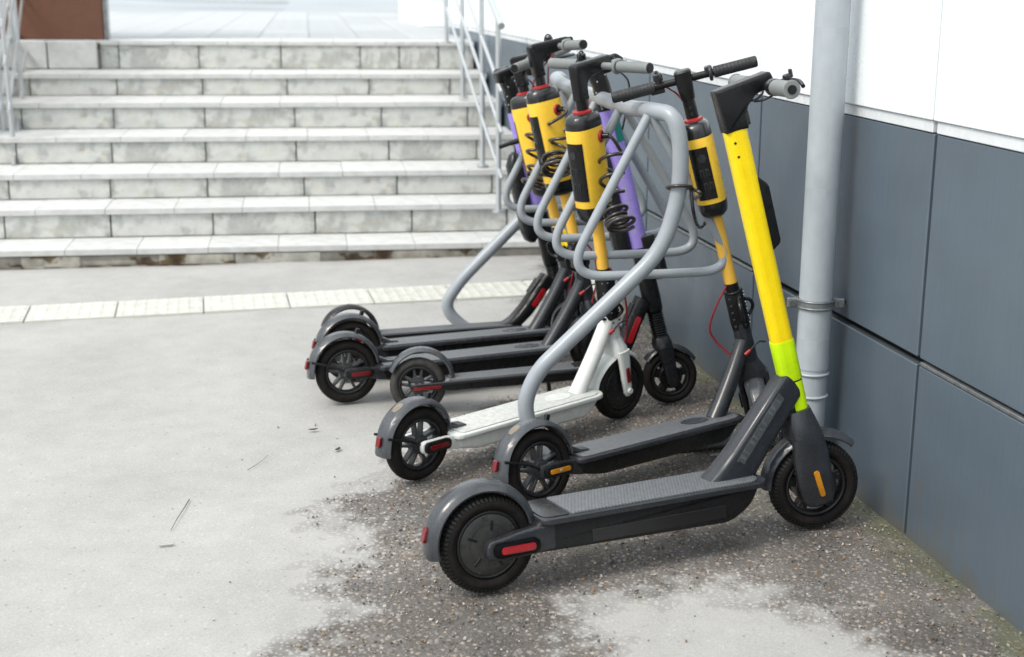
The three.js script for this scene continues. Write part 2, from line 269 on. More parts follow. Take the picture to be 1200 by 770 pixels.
{ // loose stone chips on the bare patch
  const rnd = rng(404), g0 = new THREE.IcosahedronGeometry(1, 0), p = g0.attributes.position; const hsh = {};
  for (let i = 0; i < p.count; i++) { const k = [p.getX(i), p.getY(i), p.getZ(i)].map(q => q.toFixed(3)).join(); hsh[k] ??= 0.7 + 0.5 * rnd(); p.setXYZ(i, p.getX(i) * hsh[k], p.getY(i) * hsh[k], p.getZ(i) * hsh[k]); }
  g0.computeVertexNormals();
  const list = []; let guard = 0;
  while (list.length < 9000 && guard++ < 120000) { const x = -1.0 + rnd() * 2.5, z = -6.4 + rnd() * 4.0; if (wallDist(x, z) < 0.01) continue; const m = dirtMask(x, z); if (rnd() > m * 0.98 + 0.006) continue; list.push([x, z, m]); }
  const im = new THREE.InstancedMesh(g0, new THREE.MeshStandardMaterial({ color: 0xffffff, roughness: 0.85 }), list.length), mm = new THREE.Matrix4(), q = new THREE.Quaternion(), e = new THREE.Euler(), pal = [[0.42, 0.40, 0.37], [0.30, 0.27, 0.24], [0.36, 0.24, 0.14], [0.52, 0.49, 0.45], [0.16, 0.155, 0.15], [0.12, 0.115, 0.11], [0.22, 0.21, 0.20], [0.30, 0.19, 0.10]];
  list.forEach(([x, z], i) => { const s = 0.0015 + 0.0036 * rnd() * rnd(); e.set(rnd() * 6, rnd() * 6, rnd() * 6); q.setFromEuler(e); mm.compose(V(x, s * 0.1, z), q, V(s * (0.8 + 0.7 * rnd()), s * 0.7, s * (0.8 + 0.5 * rnd()))); im.setMatrixAt(i, mm); const c = pal[Math.floor(rnd() * pal.length)], k = 0.50 + 0.35 * rnd(); im.setColorAt(i, C(c[0] * k, c[1] * k, c[2] * k)); });
  im.name = 'gravel'; im.userData = { kind: 'stuff', label: 'small loose stone chips scattered over the dark bare ground', category: 'gravel' }; im.castShadow = im.receiveShadow = true; scene.add(im);
}
{ // tactile paving strip crossing in front of the steps
  const strip = struct('tactile_strip', 'pale yellow tactile paving strip crossing the asphalt before the steps');
  const pave = tex(256, (i, j, u, v) => { const k = 0.90 + 0.06 * fbm(u * 5, v * 5, 4) + 0.05 * fbm(u * 60, v * 60, 2); return [k, k, k * 0.97]; }, { repeat: 1.7 });
  const mats = [0, 1, 2].map(k => new THREE.MeshStandardMaterial({ color: C(0.61 - 0.02 * k, 0.608 - 0.02 * k, 0.59 - 0.02 * k), map: pave, roughness: 0.85, bumpMap: grainBump, bumpScale: 0.0006 }));
  const L = 0.395, D = 0.305, gs = [mv(rbox(L - 0.006, 0.03, D, 0.004, 1), 0, -0.006, 0)];
  for (let a = 0; a < 8; a++) for (let b = 0; b < 6; b++) { const c = new THREE.CylinderGeometry(0.009, 0.016, 0.004, 10); gs.push(mv(c, -L / 2 + (a + 0.5) * L / 8, 0.0108, -D / 2 + (b + 0.5) * D / 6)); }
  const tile = merge(gs), rnd = rng(8), a = V(-2.34, 0, -5.98), dir = V(2.56, 0, -0.583).normalize(), yaw = Math.atan2(-dir.z, dir.x);
  for (let k = -8; k < 7; k++) { const p = a.clone().addScaledVector(dir, (k + 0.8) * L); const m = new THREE.Mesh(tile, mats[Math.floor(rnd() * 3)]); m.name = 'tactile_tile'; m.position.copy(p).setY((rnd() - 0.5) * 0.002); m.rotation.set((rnd() - 0.5) * 0.006, yaw + (rnd() - 0.5) * 0.008, (rnd() - 0.5) * 0.006); m.receiveShadow = m.castShadow = true; strip.add(m); }
}
// ---------------------------------------------------------------- the steps
const stairMats = [], treadMats = [];
for (let s = 0; s < 5; s++) {
  const t = tex(512, (i, j, u, v) => {
    let k = 0.86 + 0.05 * fbm(u * 4 + s * 9, v * 1.6, 4) + 0.03 * fbm(u * 40, v * 14 + s, 3);
    const grey = smooth(0.0, 0.42, fbm(u * 2.7 + s * 13.7, v * 0.55 + s * 5, 4) + [0.10, 0.16, -0.12, 0.02, -0.02][s]) * 0.11, drip = 0.08 * smooth(0.15, 0.6, fbm(u * 13 + s * 3, v * 0.6, 3)) * smooth(0.15, 0.95, v + 0.3 * fbm(u * 5, s, 2));
    const ochre = smooth(0.0, 0.5, fbm(u * 3.4 + s * 31, v * 0.8, 3)) * [0.022, 0.012, 0.004, 0.024, 0.018][s] * smooth(0.9, 0.0, v), edge = 0.10 * smooth(0.09, 0.0, Math.min(u, 1 - u) + 0.05 * fbm(u * 3, v * 3 + s, 3)) * smooth(0.1, 0.5, fbm(v * 2 + s * 4, s * 9.1, 2) + 0.3);
    const rust = smooth(0.46, 0.62, fbm(u * 8 + s * 17, v * 3 + s, 3) + 0.25 * v) * 0.055;
    k -= grey + drip * 0.7 + edge + rust * 0.6; return [k + ochre * 0.2 + rust * 0.2, k + 0.008 - ochre * 0.5 - rust * 0.3, k + 0.006 - ochre * 2.2 - rust * 0.7]; }, { repeat: [1 / 0.57, 1 / 0.14] });
  stairMats.push(new THREE.MeshStandardMaterial({ color: C(0.70, 0.695, 0.665), map: t, roughness: 0.72, bumpMap: grainBump, bumpScale: 0.0006 }));
}
for (let s = 0; s < 2; s++) { const t = tex(256, (i, j, u, v) => { const k = 0.93 + 0.07 * fbm(u * 4 + s * 7, v * 4, 4) + 0.04 * fbm(u * 50, v * 50, 2); return [k, k, k]; }, { repeat: 2 }); treadMats.push(new THREE.MeshStandardMaterial({ color: C(0.585 - 0.03 * s, 0.585 - 0.03 * s, 0.57 - 0.03 * s), map: t, roughness: 0.7, bumpMap: grainBump, bumpScale: 0.0005 })); }
const roughStone = tex(512, (i, j, u, v) => { let k = 0.62 + 0.22 * fbm(u * 5, v * 5, 5); const d = smooth(0.16, 0.30, fbm(u * 3.1 + 4, v * 4, 4)); k -= 0.30 * d; return [k + 0.05 * d, k - 0.005, k - 0.03 - 0.05 * d]; }, { repeat: 0.9 });
const coreMat = new THREE.MeshStandardMaterial({ color: C(0.46, 0.44, 0.42), map: roughStone, roughness: 0.9, bumpMap: grainBump, bumpScale: 0.002 });
const kerbMats = [[0.86, 0.83, 0.78], [0.70, 0.67, 0.62], [0.92, 0.92, 0.90]].map(([r, g, b]) => new THREE.MeshStandardMaterial({ color: C(r, g, b), map: roughStone, roughness: 0.9, bumpMap: grainBump, bumpScale: 0.002 }));
const stairYaw = R(8.44), stairO = V(-1.389, 0, -7.178);
const hs = [0.09, 0.252, 0.399, 0.558, 0.722, 0.866, 1.062], ws = [0, 0.33, 0.68, 1.125, 1.573, 2.114, 2.60];
const wallX = w => 1.66 - 0.057 * w;                              // where the steps meet the wall
{
  const stairs = struct('steps', 'seven broad steps faced with pale weathered stone tiles');
  stairs.position.copy(stairO); stairs.rotation.order = 'YXZ'; stairs.rotation.y = stairYaw; stairs.rotation.z = -0.010;
  const rnd = rng(12);
  for (let k = 0; k < 7; k++) {
    const h = hs[k], h0 = k ? hs[k - 1] : -0.3, w = ws[k], w1 = k < 6 ? ws[k + 1] : ws[k] + 0.42, xl = -3.6, xr = wallX(w) - 0.01;
    const step = part(stairs, 'step', k === 0 ? [mv(box(xr - xl, h + 0.3 - 0.035, w1 - w + 0.02), (xl + xr) / 2, (h - 0.3 - 0.035) / 2, -(w + 0.004) - (w1 - w) / 2)] : [mv(box(xr - xl, h - 0.03 + 0.3, w1 - w + 0.02), (xl + xr) / 2, (h - 0.03 - 0.3) / 2, -(w + 0.024) - (w1 - w) / 2)], coreMat);
    if (k === 0) { let x = xl; while (x < xr) { const L = 0.26 + 0.34 * rnd(), a = x + 0.004, b = Math.min(x + L, xr) - 0.003; x += L; if (b - a < 0.03) continue; const hh = 0.05 + 0.35 * rnd() * 0.1, g = rbox(b - a, hh, 0.03, 0.006, 2); g.rotateZ((rnd() - 0.5) * 0.02); g.rotateX((rnd() - 0.5) * 0.06); mv(g, (a + b) / 2, h - 0.036 - hh / 2 - 0.002 * rnd(), -w - 0.010 + 0.010 * (rnd() - 0.5)); if (rnd() < 0.85) part(step, 'riser_stone', g, kerbMats[Math.floor(rnd() * 3)]); } }
    // riser tiles
    if (k > 0) {
      const off = -0.80 - 0.04 * (k - 1), L = 0.56; let x = off; const cuts = [x]; while (x > xl) { x -= L * (0.98 + 0.04 * rnd()); cuts.unshift(Math.max(x, xl)); } x = off;
      while (x < xr) { const half = k === 6 && x > 0.2 ? (rnd() < 0.5 ? 0.5 : 0.8) : 1; x += L * half * (0.975 + 0.05 * rnd()); cuts.push(Math.min(x, xr)); }
      for (let c = 0; c < cuts.length - 1; c++) { const a = cuts[c] + 0.004, b = cuts[c + 1] - 0.004; if (b - a < 0.02) continue; const hh = h - h0 - 0.034, g = rbox(b - a, hh, 0.018, 0.003, 1); g.rotateX((rnd() - 0.5) * 0.01); mv(g, 0, 0, 0); const f = fin(g), uo = rnd() * 3, p = f.attributes.position, uv = f.attributes.uv; for (let i = 0; i < uv.count; i++) uv.setXY(i, (p.getX(i) / (b - a) + 0.5) * 0.57 + (uo > 1.5 ? 0 : 0.57), p.getY(i) + hh / 2); f.translate((a + b) / 2, h0 + 0.002 + hh / 2, -w - 0.012 - (rnd() - 0.5) * 0.005); f.userData.keepUV = true; part(step, 'riser_tile', f, stairMats[Math.floor(rnd() * 5)]); }
    }
    // tread tiles
    if (k < 6) { const L = 0.372; for (let x = xl - 0.2 * (k % 2); x < xr; x += L) { const a = Math.max(x, xl) + 0.001, b = Math.min(x + L, xr) - 0.001; if (b - a < 0.02) continue; const d = w1 - w + 0.012; const g = rbox(b - a, 0.032, d, 0.0025, 2); part(step, 'tread_tile', mv(g, (a + b) / 2, h - 0.016 + (rnd() - 0.5) * 0.002, -w + 0.014 - d / 2), treadMats[rnd() < 0.7 ? 0 : 1]); } }
    else { const L = 0.372; for (let x = xl; x < xr; x += L) { const a = Math.max(x, xl) + 0.001, b = Math.min(x + L, xr) - 0.001; if (b - a < 0.02) continue; part(step, 'tread_tile', mv(rbox(b - a, 0.032, 0.42, 0.005, 2), (a + b) / 2, h - 0.016, -w + 0.012 - 0.21), treadMats[rnd() < 0.7 ? 0 : 1]); } }
  }
  // plaza at the head of the steps
  const plaza = struct('plaza', 'pale paved plaza at the head of the steps'); plaza.position.copy(stairO); plaza.rotation.order = 'YXZ'; plaza.rotation.y = stairYaw; plaza.rotation.z = -0.010;
  const pv = tex(512, (i, j, u, v) => { const k = 0.90 + 0.05 * fbm(u * 6, v * 6, 4) - 0.26 * smooth(0.05, 0.4, fbm(u * 2 + 3, v * 7, 3)) * smooth(0.45, 0.75, u); return [k, k + 0.005, k + 0.012]; }, { repeat: [1 / 14, 1 / 14] });
  const pm = new THREE.MeshStandardMaterial({ color: C(0.40, 0.42, 0.43), map: pv, roughness: 0.7 });
  part(plaza, 'plaza_base', mv(box(26, 0.3, 60), -3, hs[6] - 0.156, -ws[6] - 0.41 - 30), pm);
  const sl = [0, 1].map(k => { const m = treadMats[k].clone(); m.color.setRGB(0.46 - 0.04 * k, 0.475 - 0.04 * k, 0.48 - 0.04 * k); return m; });
  for (let r = 0; r < 5; r++) for (let c = 0; c < 14; c++) { const g = rbox(0.368, 0.02, 1.49, 0.003, 1); const m = part(plaza, 'paving_slab', mv(g, -3.4 + 0.372 * c + 0.186, hs[6] - 0.006, -ws[6] - 0.42 - 1.5 * r - 0.75), sl[rnd() < 0.75 ? 0 : 1]); }
  // brown wall on its own low plinth at the left
  const bw = thing('brown_wall', 'flat brown wall with grey corner post standing on white plinth above the steps', 'wall'); bw.position.copy(plaza.position); bw.rotation.copy(plaza.rotation);
  const brown = mat(0.165, 0.072, 0.042, 0.55, 0, { map: paintMap });
  part(bw, 'wall_panel', mv(rbox(2.6, 2.4, 0.10, 0.006), -1.095 - 1.3, hs[6] + 1.205, -ws[6] - 0.09), brown);
  part(bw, 'corner_post', mv(rbox(0.028, 2.4, 0.12, 0.006), -1.078, hs[6] + 1.205, -ws[6] - 0.08), M.steel);
  const pl = part(bw, 'plinth', mv(box(2.1, 0.17, 0.05), -1.12 - 1.05, hs[5] + 0.092, -ws[6] + 0.016), coreMat);
  for (let c = 0; c < 4; c++) part(pl, 'plinth_tile', mv(rbox(0.33, 0.195, 0.03, 0.012, 3), -1.135 - 0.165 - 0.338 * c, hs[5] + 0.102, -ws[6] + 0.055), c % 2 ? treadMats[0] : treadMats[1]);
  // pale side wall left of the upper steps
  const cw = thing('side_wall', 'pale low side wall beside the upper steps behind the left railing', 'wall'); cw.position.copy(plaza.position); cw.rotation.copy(plaza.rotation);
  part(cw, 'wall_body', mv(rbox(1.6, 0.72, 1.55, 0.01), -1.93 - 0.8, hs[2] + 0.36, -1.085 - 0.79), treadMats[0]);
  part(cw, 'coping', mv(rbox(1.66, 0.035, 1.6, 0.008), -1.92 - 0.8, hs[2] + 0.735, -1.07 - 0.79), treadMats[1]);
}
// ---------------------------------------------------------------- the panelled building
{
  const b = thing('panelled_building', 'building wall with dark grey panels below and blank white panels above', 'building');
  b.position.copy(WB); b.rotation.y = Math.atan2(-DW.z, DW.x);       // local x along the wall away from the camera, z into it
  const streak = (seed, dirt) => tex(512, (i, j, u, v) => { const st = 0.020 * fbm(u * 120 + seed, v * 1.6, 3) + 0.010 * fbm(u * 400, v * 6, 1), a = 0.035 * fbm(u * 2.2 + seed, v * 1.8, 3); const k = 1 + st * 1.6 + a; let d = 0, w = 0; if (dirt) { d = smooth(0.24, 0.02, v + 0.13 * fbm(u * 9 + seed, v * 4, 4)) * 0.85; w = 0.35 * smooth(0.75, 0.1, v) * smooth(0.0, 0.6, fbm(u * 12 + 5 * seed, v * 0.9, 3)); } d = Math.max(d, w, 0.25 * smooth(0.5, 0.8, fbm(u * 5 + 3 * seed, v * 4, 4))); return [lerp(0.395 * k, 0.435, d), lerp(0.447 * k, 0.425, d), lerp(0.497 * k, 0.395, d)]; });
  const pr = tex(256, (i, j, u, v) => { const k = 0.80 + 0.2 * fbm(u * 120, v * 2, 2) + 0.18 * fbm(u * 3, v * 3, 3); return [k, k, k]; }, { srgb: false });
  const mk = (t, k) => new THREE.MeshPhysicalMaterial({ color: C(0.80 * k, 0.80 * k, 0.79 * k), map: t, roughness: 0.5, roughnessMap: pr, metalness: 0.25, clearcoat: 0.12, clearcoatRoughness: 0.45 });
  const lowM = [1, 2, 3].map((s, i) => mk(streak(s * 7.3, true), [1, 0.93, 1.05][i])), upM = [4, 5].map((s, i) => mk(streak(s * 7.3, false), [1, 1.05][i]));
  const whiteM = new THREE.MeshPhysicalMaterial({ color: C(0.80, 0.84, 0.86), roughness: 0.42, roughnessMap: wearRough });
  const trim = mat(0.74, 0.77, 0.79, 0.45, 0, { map: paintMap }), dark = mat(0.03, 0.03, 0.035, 0.8);
  const seams = [-5.0, -3.75, -2.5, -1.25, 0, 1.185, 2.455, 3.70, 4.93, 6.16, 7.0, 7.9], x0 = seams[0], x1 = seams[seams.length - 1];
  part(b, 'backing_wall', mv(box(x1 - x0, 6.2, 0.3), (x0 + x1) / 2, 3.0 - 0.1, 0.036 + 0.15), dark);
  const face = (a, c, y0, y1, m, name, z = 0, t = 0.03) => { const w = c - a, h = y1 - y0, g = fin(rbox(w, h, t, 0.004, 2)), p = g.attributes.position, uv = g.attributes.uv; for (let i = 0; i < uv.count; i++) uv.setXY(i, p.getX(i) / w + 0.5, p.getY(i) / h + 0.5); g.userData.keepUV = true; g.translate((a + c) / 2, (y0 + y1) / 2, z + t / 2); return part(b, name, g, m); };
  for (let i = 0; i < seams.length - 1; i++) {
    const a = seams[i] + 0.0075, c = seams[i + 1] - 0.0075;
    face(a, c, -0.06, 0.490, lowM[i % 3], 'grey_panel'); face(a, c, 0.511, 1.108, upM[i % 2], 'grey_panel');
    face(a - 0.003, c + 0.003, 1.143, 2.9, whiteM, 'white_panel', -0.012, 0.04); face(a - 0.003, c + 0.003, 2.907, 4.7, whiteM, 'white_panel', -0.012, 0.04);
    // profiles in the joints
    if (i !== 4) part(b, 'joint_profile', mv(rbox(c - a - 0.012, 0.011, 0.024, 0.003, 1), (a + c) / 2, 0.4975, 0.010), M.steelMatt);
    part(b, 'ledge_profile', mv(rbox(c - a - 0.006, 0.031, 0.02, 0.003, 1), (a + c) / 2, 1.1260, 0.006), trim);
  }
  // the projecting white end block
  const e = thing('white_block', 'plain white building block projecting at the far end of the panelled wall', 'building');
  e.position.copy(WB); e.rotation.copy(b.rotation);
  part(e, 'wall_body', mv(rbox(1.7, 3.2, 1.6, 0.01), 9.5 + 0.85, 1.05 + 1.6, 0.80), whiteM);
  part(e, 'roof_edge', mv(rbox(1.78, 0.08, 1.68, 0.01), 9.5 + 0.85, 4.29, 0.80), trim);
}
// ---------------------------------------------------------------- drain pipe
{
  const o = thing('drainpipe', 'grey metal drainpipe clamped upright against the panelled wall', 'drainpipe'); const P = wallPt(0.455, 0.095); o.position.copy(P);
  const pm = mat(0.41, 0.45, 0.48, 0.36, 0, { cc: 0.3, map: paintMap, rm: null }); const r = 0.0495;
  part(o, 'pipe', [rod(V(0, 0.36, 0), V(0, 4.4, 0), r, 40)], pm);
  part(o, 'lower_pipe', [rod(V(0, 0.02, 0), V(0, 0.362, 0), r * 0.955, 40)], pm);
  for (const y of [0.345, 0.275]) part(o, 'collar', mv(new THREE.TorusGeometry(r * 0.99, 0.0045, 8, 48).rotateX(Math.PI / 2), 0, y, 0), pm);
  const cl = part(o, 'clamp', [mv(new THREE.CylinderGeometry(r + 0.007, r + 0.007, 0.020, 48, 1, true), 0, 0.56, 0), mv(new THREE.TorusGeometry(r + 0.005, 0.004, 6, 48).rotateX(Math.PI / 2), 0, 0.570, 0), mv(new THREE.TorusGeometry(r + 0.005, 0.004, 6, 48).rotateX(Math.PI / 2), 0, 0.550, 0), mv(rbox(0.034, 0.030, 0.016, 0.004), r + 0.018, 0.56, 0.004), mv(rbox(0.034, 0.030, 0.016, 0.004), -r - 0.018, 0.56, -0.004)], M.steelMatt);
  part(cl, 'bolt', [mv(cylZ(0.008, 0.036, 8), r + 0.020, 0.56, 0.006)], M.steel); part(cl, 'bolt', [mv(cylZ(0.008, 0.036, 8), -r - 0.020, 0.56, 0.0)], M.steel);
  part(o, 'wall_bracket', rod(V(0, 0.56, 0).addScaledVector(NW, r), V(0, 0.56, 0).addScaledVector(NW, 0.10), 0.007, 10), M.steelDark);
}
// ---------------------------------------------------------------- railings beside the steps
function railing(name, label, foots, barHeights, group, knobs) {
  const o = thing(name, label, 'railing'); const tops = foots.map(f => f.clone());
  for (const f of foots) { part(o, 'post', rod(f, f.clone().add(V(0, barHeights[barHeights.length - 1], 0)), 0.0150, 16), M.inox); part(o, 'base_flange', rod(f.clone().add(V(0, -0.004, 0)), f.clone().add(V(0, 0.007, 0)), 0.035, 20), M.inox); }
  const a = foots[0], b = foots[foots.length - 1], d = b.clone().sub(a), dir = d.clone().normalize();
  barHeights.forEach((h, i) => { const r = i === barHeights.length - 1 ? 0.019 : 0.010; part(o, i === barHeights.length - 1 ? 'handrail' : 'rail_bar', rod(a.clone().add(V(0, h, 0)).addScaledVector(dir, -0.12), b.clone().add(V(0, h, 0)).addScaledVector(dir, 0.2), r, 12), M.inox); });
  return o;
}
railing('stair_railing', 'stainless steel railing down the right side of the steps by the building', [V(-0.075, 0.225, -7.50), V(-0.178, 0.395, -8.14), V(-0.325, 0.725, -9.05), V(-0.465, 1.05, -9.80)], [0.24, 0.49, 0.71, 1.06]);
railing('stair_railing', 'stainless steel railing at the left edge of the photo, nearer the steps', [V(-2.99, 0.40, -8.10), V(-3.19, 0.72, -8.88), V(-3.41, 1.06, -9.72)], [0.06, 0.38, 0.65, 0.86, 1.06]);
railing('stair_railing', 'second stainless railing at the left edge, farther from the steps', [V(-3.16, 0.40, -8.42), V(-3.30, 0.72, -9.10), V(-3.44, 1.06, -9.66)], [0.12, 0.36, 0.56, 0.78, 1.06]);

// ---------------------------------------------------------------- bike rack
{
  const o = thing('bike_rack', 'grey tubular bicycle rack with sloped holder loops standing between the scooters', 'bike rack');
  const A = V(-0.1789, 0, -0.9839), E = V(0.9839, 0, -0.1789); o.position.set(0.083, 0, -4.005); // A along the rack, E across it
  const q = (u, v, a = 0) => V(0, v, 0).addScaledVector(E, u).addScaledVector(A, a); const LEN = 1.590;
  const near = [q(0.74, 0.027, 0.11), q(0.03, 0.027, 0), q(-0.052, 0.20), q(-0.010, 0.315), q(0.388, 0.688), q(0.437, 0.875), q(0.433, 1.02), q(0.412, 1.10, 0.01), q(0.362, 1.105, 0.10), q(0.355, 1.092, 0.30)];
  const far = [q(0.355, 1.092, LEN - 0.30), q(0.362, 1.105, LEN - 0.10), q(0.412, 1.10, LEN - 0.01), q(0.433, 1.02, LEN), q(0.437, 0.85, LEN), q(0.392, 0.66, LEN), q(-0.02, 0.255, LEN), q(-0.092, 0.145, LEN), q(0.02, 0.027, LEN), q(0.74, 0.027, LEN)];
  const path = fillet([...near, ...far], 0.17, 10);
  const sm = new THREE.CatmullRomCurve3(path, false, 'centripetal').getPoints(260);
  part(o, 'frame_tube', tube(sm, 0.0252, 20), M.rack);
  for (const s of [0.08, 0.40, 0.72, 1.04, 1.36]) {
    const loop = fillet([q(0.353, 1.09, s), q(0.098, 0.595, s), q(0.660, 0.595, s), q(0.363, 1.09, s)], [0, 0.13, 0.13, 0], 9);
    part(o, 'holder_loop', tube(new THREE.CatmullRomCurve3(loop, false, 'centripetal').getPoints(90), 0.0150, 14), M.rack);
  }
}
// ---------------------------------------------------------------- scooters: shared pieces
// Body frame: x forward from the rear contact, y up, z to the rider's right. Front frame: y along the steering axis from the front axle, x forward.
const treadBump = tex(128, (i, j, u, v) => { const c = Math.abs(v - 0.5); let k = 0.85; if (c < 0.17) { const g = Math.abs(((u * 1 + Math.abs(v - 0.5) * 1.6) % 1) - 0.5); k = g < 0.13 ? 0.2 : 0.9; if (c < 0.012) k = 0.3; } else if (c < 0.185) k = 0.3; else if (c > 0.30 && c < 0.315) k = 0.6; return [k, k, k]; }, { srgb: false, repeat: [64, 1] });
const dustMap = tex(256, (i, j, u, v) => { const k = 0.72 + 0.22 * fbm(u * 8, v * 8, 4) + 0.10 * fbm(u * 40, v * 40, 2); return [k, k * 0.985, k * 0.96]; }, { repeat: [3, 2] });
const tyreMat = new THREE.MeshPhysicalMaterial({ color: C(0.0185, 0.0155, 0.0145), roughness: 0.75, specularIntensity: 0.45, bumpMap: treadBump, bumpScale: 0.004, map: dustMap });
const tyreMatDusty = new THREE.MeshStandardMaterial({ color: C(0.06, 0.057, 0.054), roughness: 0.85, bumpMap: treadBump, bumpScale: 0.0025, map: dustMap });
function tyreGeo(Rw, w, inner) {
  const sr = (Rw - inner) / 2 * 1.08, rc = Rw - sr, prof = [];
  for (let a = -140; a <= 140; a += 14) { const t = R(a), f = 1 - 0.05 * Math.exp(-Math.pow((Math.abs(a) - 62) / 8, 2)); prof.push([rc + sr * Math.cos(t) * f, w / 2 * Math.sin(t) * f]); }
  const g = ring(prof, 72); g.userData.keepUV = true; return g;
}
function wheel(o, name, X, Rw, w, kind, mats, label) { // X: matrix to the axle
  const inner = Rw * (kind === 'spoke' ? 0.69 : 0.68), ap = g => g.applyMatrix4(X);
  const rimP = [[inner + 0.004, -w * 0.36], [inner - 0.006, -w * 0.36], [inner - 0.010, -w * 0.22], [inner - 0.012, 0], [inner - 0.010, w * 0.22], [inner - 0.006, w * 0.36], [inner + 0.004, w * 0.36], [inner + 0.004, -w * 0.36]];
  const rim = part(o, name, ap(fin(ring(rimP, 56))), mats.rim, label);
  const sub = (n, gs, m) => part(rim, n, (Array.isArray(gs) ? gs : [gs]).map(g => ap(fin(g))), m);
  const t = tyreGeo(Rw, w, inner); part(rim, 'tyre', ap(t), mats.tyre);
  if (mats.lugs) { const gs = []; for (let k = 0; k < 66; k++) for (const q of [-1, 1]) for (const [rr, zz, ln, rot] of [[Rw - 0.0022, 0.26, 0.013, 0.45], [Rw - 0.0088, 0.405, 0.010, 0.2]]) { const b = box(0.0066, 0.0018, ln); b.rotateY(q * rot); b.rotateX(q * (zz > 0.3 ? 0.95 : 0.42)); b.translate(0, rr, q * zz * w); b.rotateZ((k + (q > 0 ? 0.5 : 0)) / 66 * Math.PI * 2); gs.push(b); } const l = sub('tread_lugs', gs, mats.lugs); l.userData.kind = 'stuff'; }
  if (kind === 'spoke') {
    const gs = [cylZ(0.024, w * 0.9, 24), cylZ(0.031, w * 0.5, 24)];
    for (let k = 0; k < 5; k++) for (const s of [-1, 1]) { const sh = roundShape([[0.018, s * 0.002], [inner - 0.006, s * 0.011], [inner - 0.006, s * 0.019], [0.018, s * 0.014]], 0.003); const g = plate(sh, w * 0.42, 0.002, 1); g.rotateZ(k / 5 * Math.PI * 2 + 0.3); gs.push(g); }
    sub('spokes', gs, mats.spoke ?? mats.rim);
    sub('axle_cap', [cylZ(0.011, w * 1.08, 12)], M.steelDark);
  } else if (kind === 'disc') {
    const prof = [[0.0, 0], [0.016, 0], [0.018, -0.003], [0.05, -0.003], [0.053, -0.0055], [0.056, -0.003], [inner * 0.9, -0.006], [inner - 0.006, -0.012], [inner - 0.004, -0.02]];
    for (const s of [1, -1]) {
      const gs = [ring(prof.map(([r, z]) => [Math.max(r, 0.0005), s * (w * 0.46 + z)]), 56)];
      for (let k = 0; k < 5; k++) { const a = k / 5 * Math.PI * 2 + 0.5; gs.push(mv(cylZ(0.0035, 0.004, 8), Math.cos(a) * inner * 0.85, Math.sin(a) * inner * 0.85, s * (w * 0.46 - 0.004))); }
      sub('hub_cover', gs, mats.disc ?? mats.rim);
      for (let k = 0; k < 5; k++) { const a = k / 5 * Math.PI * 2 + 0.2, b = rbox(inner * 0.30, 0.006, 0.003, 0.0015, 1); b.translate(inner * 0.60, 0, 0); b.rotateZ(a); b.translate(0, 0, s * (w * 0.46 - 0.0025)); sub('hub_slot', b, M.black); }
    }
  } else if (kind === 'drum') {
    const gs = []; for (let k = 0; k < 5; k++) { const b = rbox(0.026, 0.03, w * 0.5, 0.004, 2); b.translate(inner - 0.018, 0, 0); b.rotateZ(k / 5 * Math.PI * 2 + 0.15); gs.push(b); const c = rbox(0.012, 0.006, w * 0.62, 0.002, 1); c.translate(inner - 0.016, 0, 0); c.rotateZ(k / 5 * Math.PI * 2 + 0.15); gs.push(c); }
    gs.push(cylZ(inner - 0.028, w * 0.72, 40), ring([[inner - 0.026, w * 0.36], [inner - 0.028, w * 0.40], [inner - 0.034, w * 0.40], [inner - 0.036, w * 0.34]], 40));
    sub('brake_drum', gs, mats.spoke ?? mats.rim);
    sub('axle_cap', [cylZ(0.013, w * 1.1, 12)], M.steelDark);
  }
  return rim;
}
// curved mudguard about an axle at c: angles in degrees from straight ahead over the top; rad(t), width(t)
function fenderGeo(c, a0, a1, rad, wid, lip = 0.016, th = 0.004, n = 34) {
  const m = 11, pos = [], idx = [];
  const f = x => typeof x === 'function' ? x : () => x; rad = f(rad); wid = f(wid);
  for (let i = 0; i <= n; i++) { const t = i / n, a = R(lerp(a0, a1, t)), r = rad(t), w = wid(t) / 2;
    for (const s of [0, 1]) for (let k = 0; k <= m; k++) { const q = k / m * 2 - 1, z = q * (w - s * th * 0.6), d = lip * Math.pow(Math.abs(q), 3.5) + s * th; pos.push(c.x + Math.cos(a) * (r - d), c.y + Math.sin(a) * (r - d), c.z + z); } }
  const st = 2 * (m + 1);
  for (let i = 0; i < n; i++) {
    for (let k = 0; k < m; k++) { const a = i * st + k, b = a + st; idx.push(a, a + 1, b, b, a + 1, b + 1); const e = a + m + 1, f2 = b + m + 1; idx.push(e, f2, e + 1, e + 1, f2, f2 + 1); }
    for (const k of [0, m]) { const a = i * st + k, b = a + m + 1, c2 = a + st, d = b + st; if (k === 0) idx.push(a, c2, b, b, c2, d); else idx.push(a, b, c2, c2, b, d); }
  }
  for (const i of [0, n]) for (let k = 0; k < m; k++) { const a = i * st + k, b = a + m + 1; if (i === 0) idx.push(a, b, a + 1, a + 1, b, b + 1); else idx.push(a, a + 1, b, b, a + 1, b + 1); }
  const g = new THREE.BufferGeometry(); g.setAttribute('position', new THREE.Float32BufferAttribute(pos, 3)); g.setIndex(idx);
  return toCreasedNormals(g, 0.9);
}
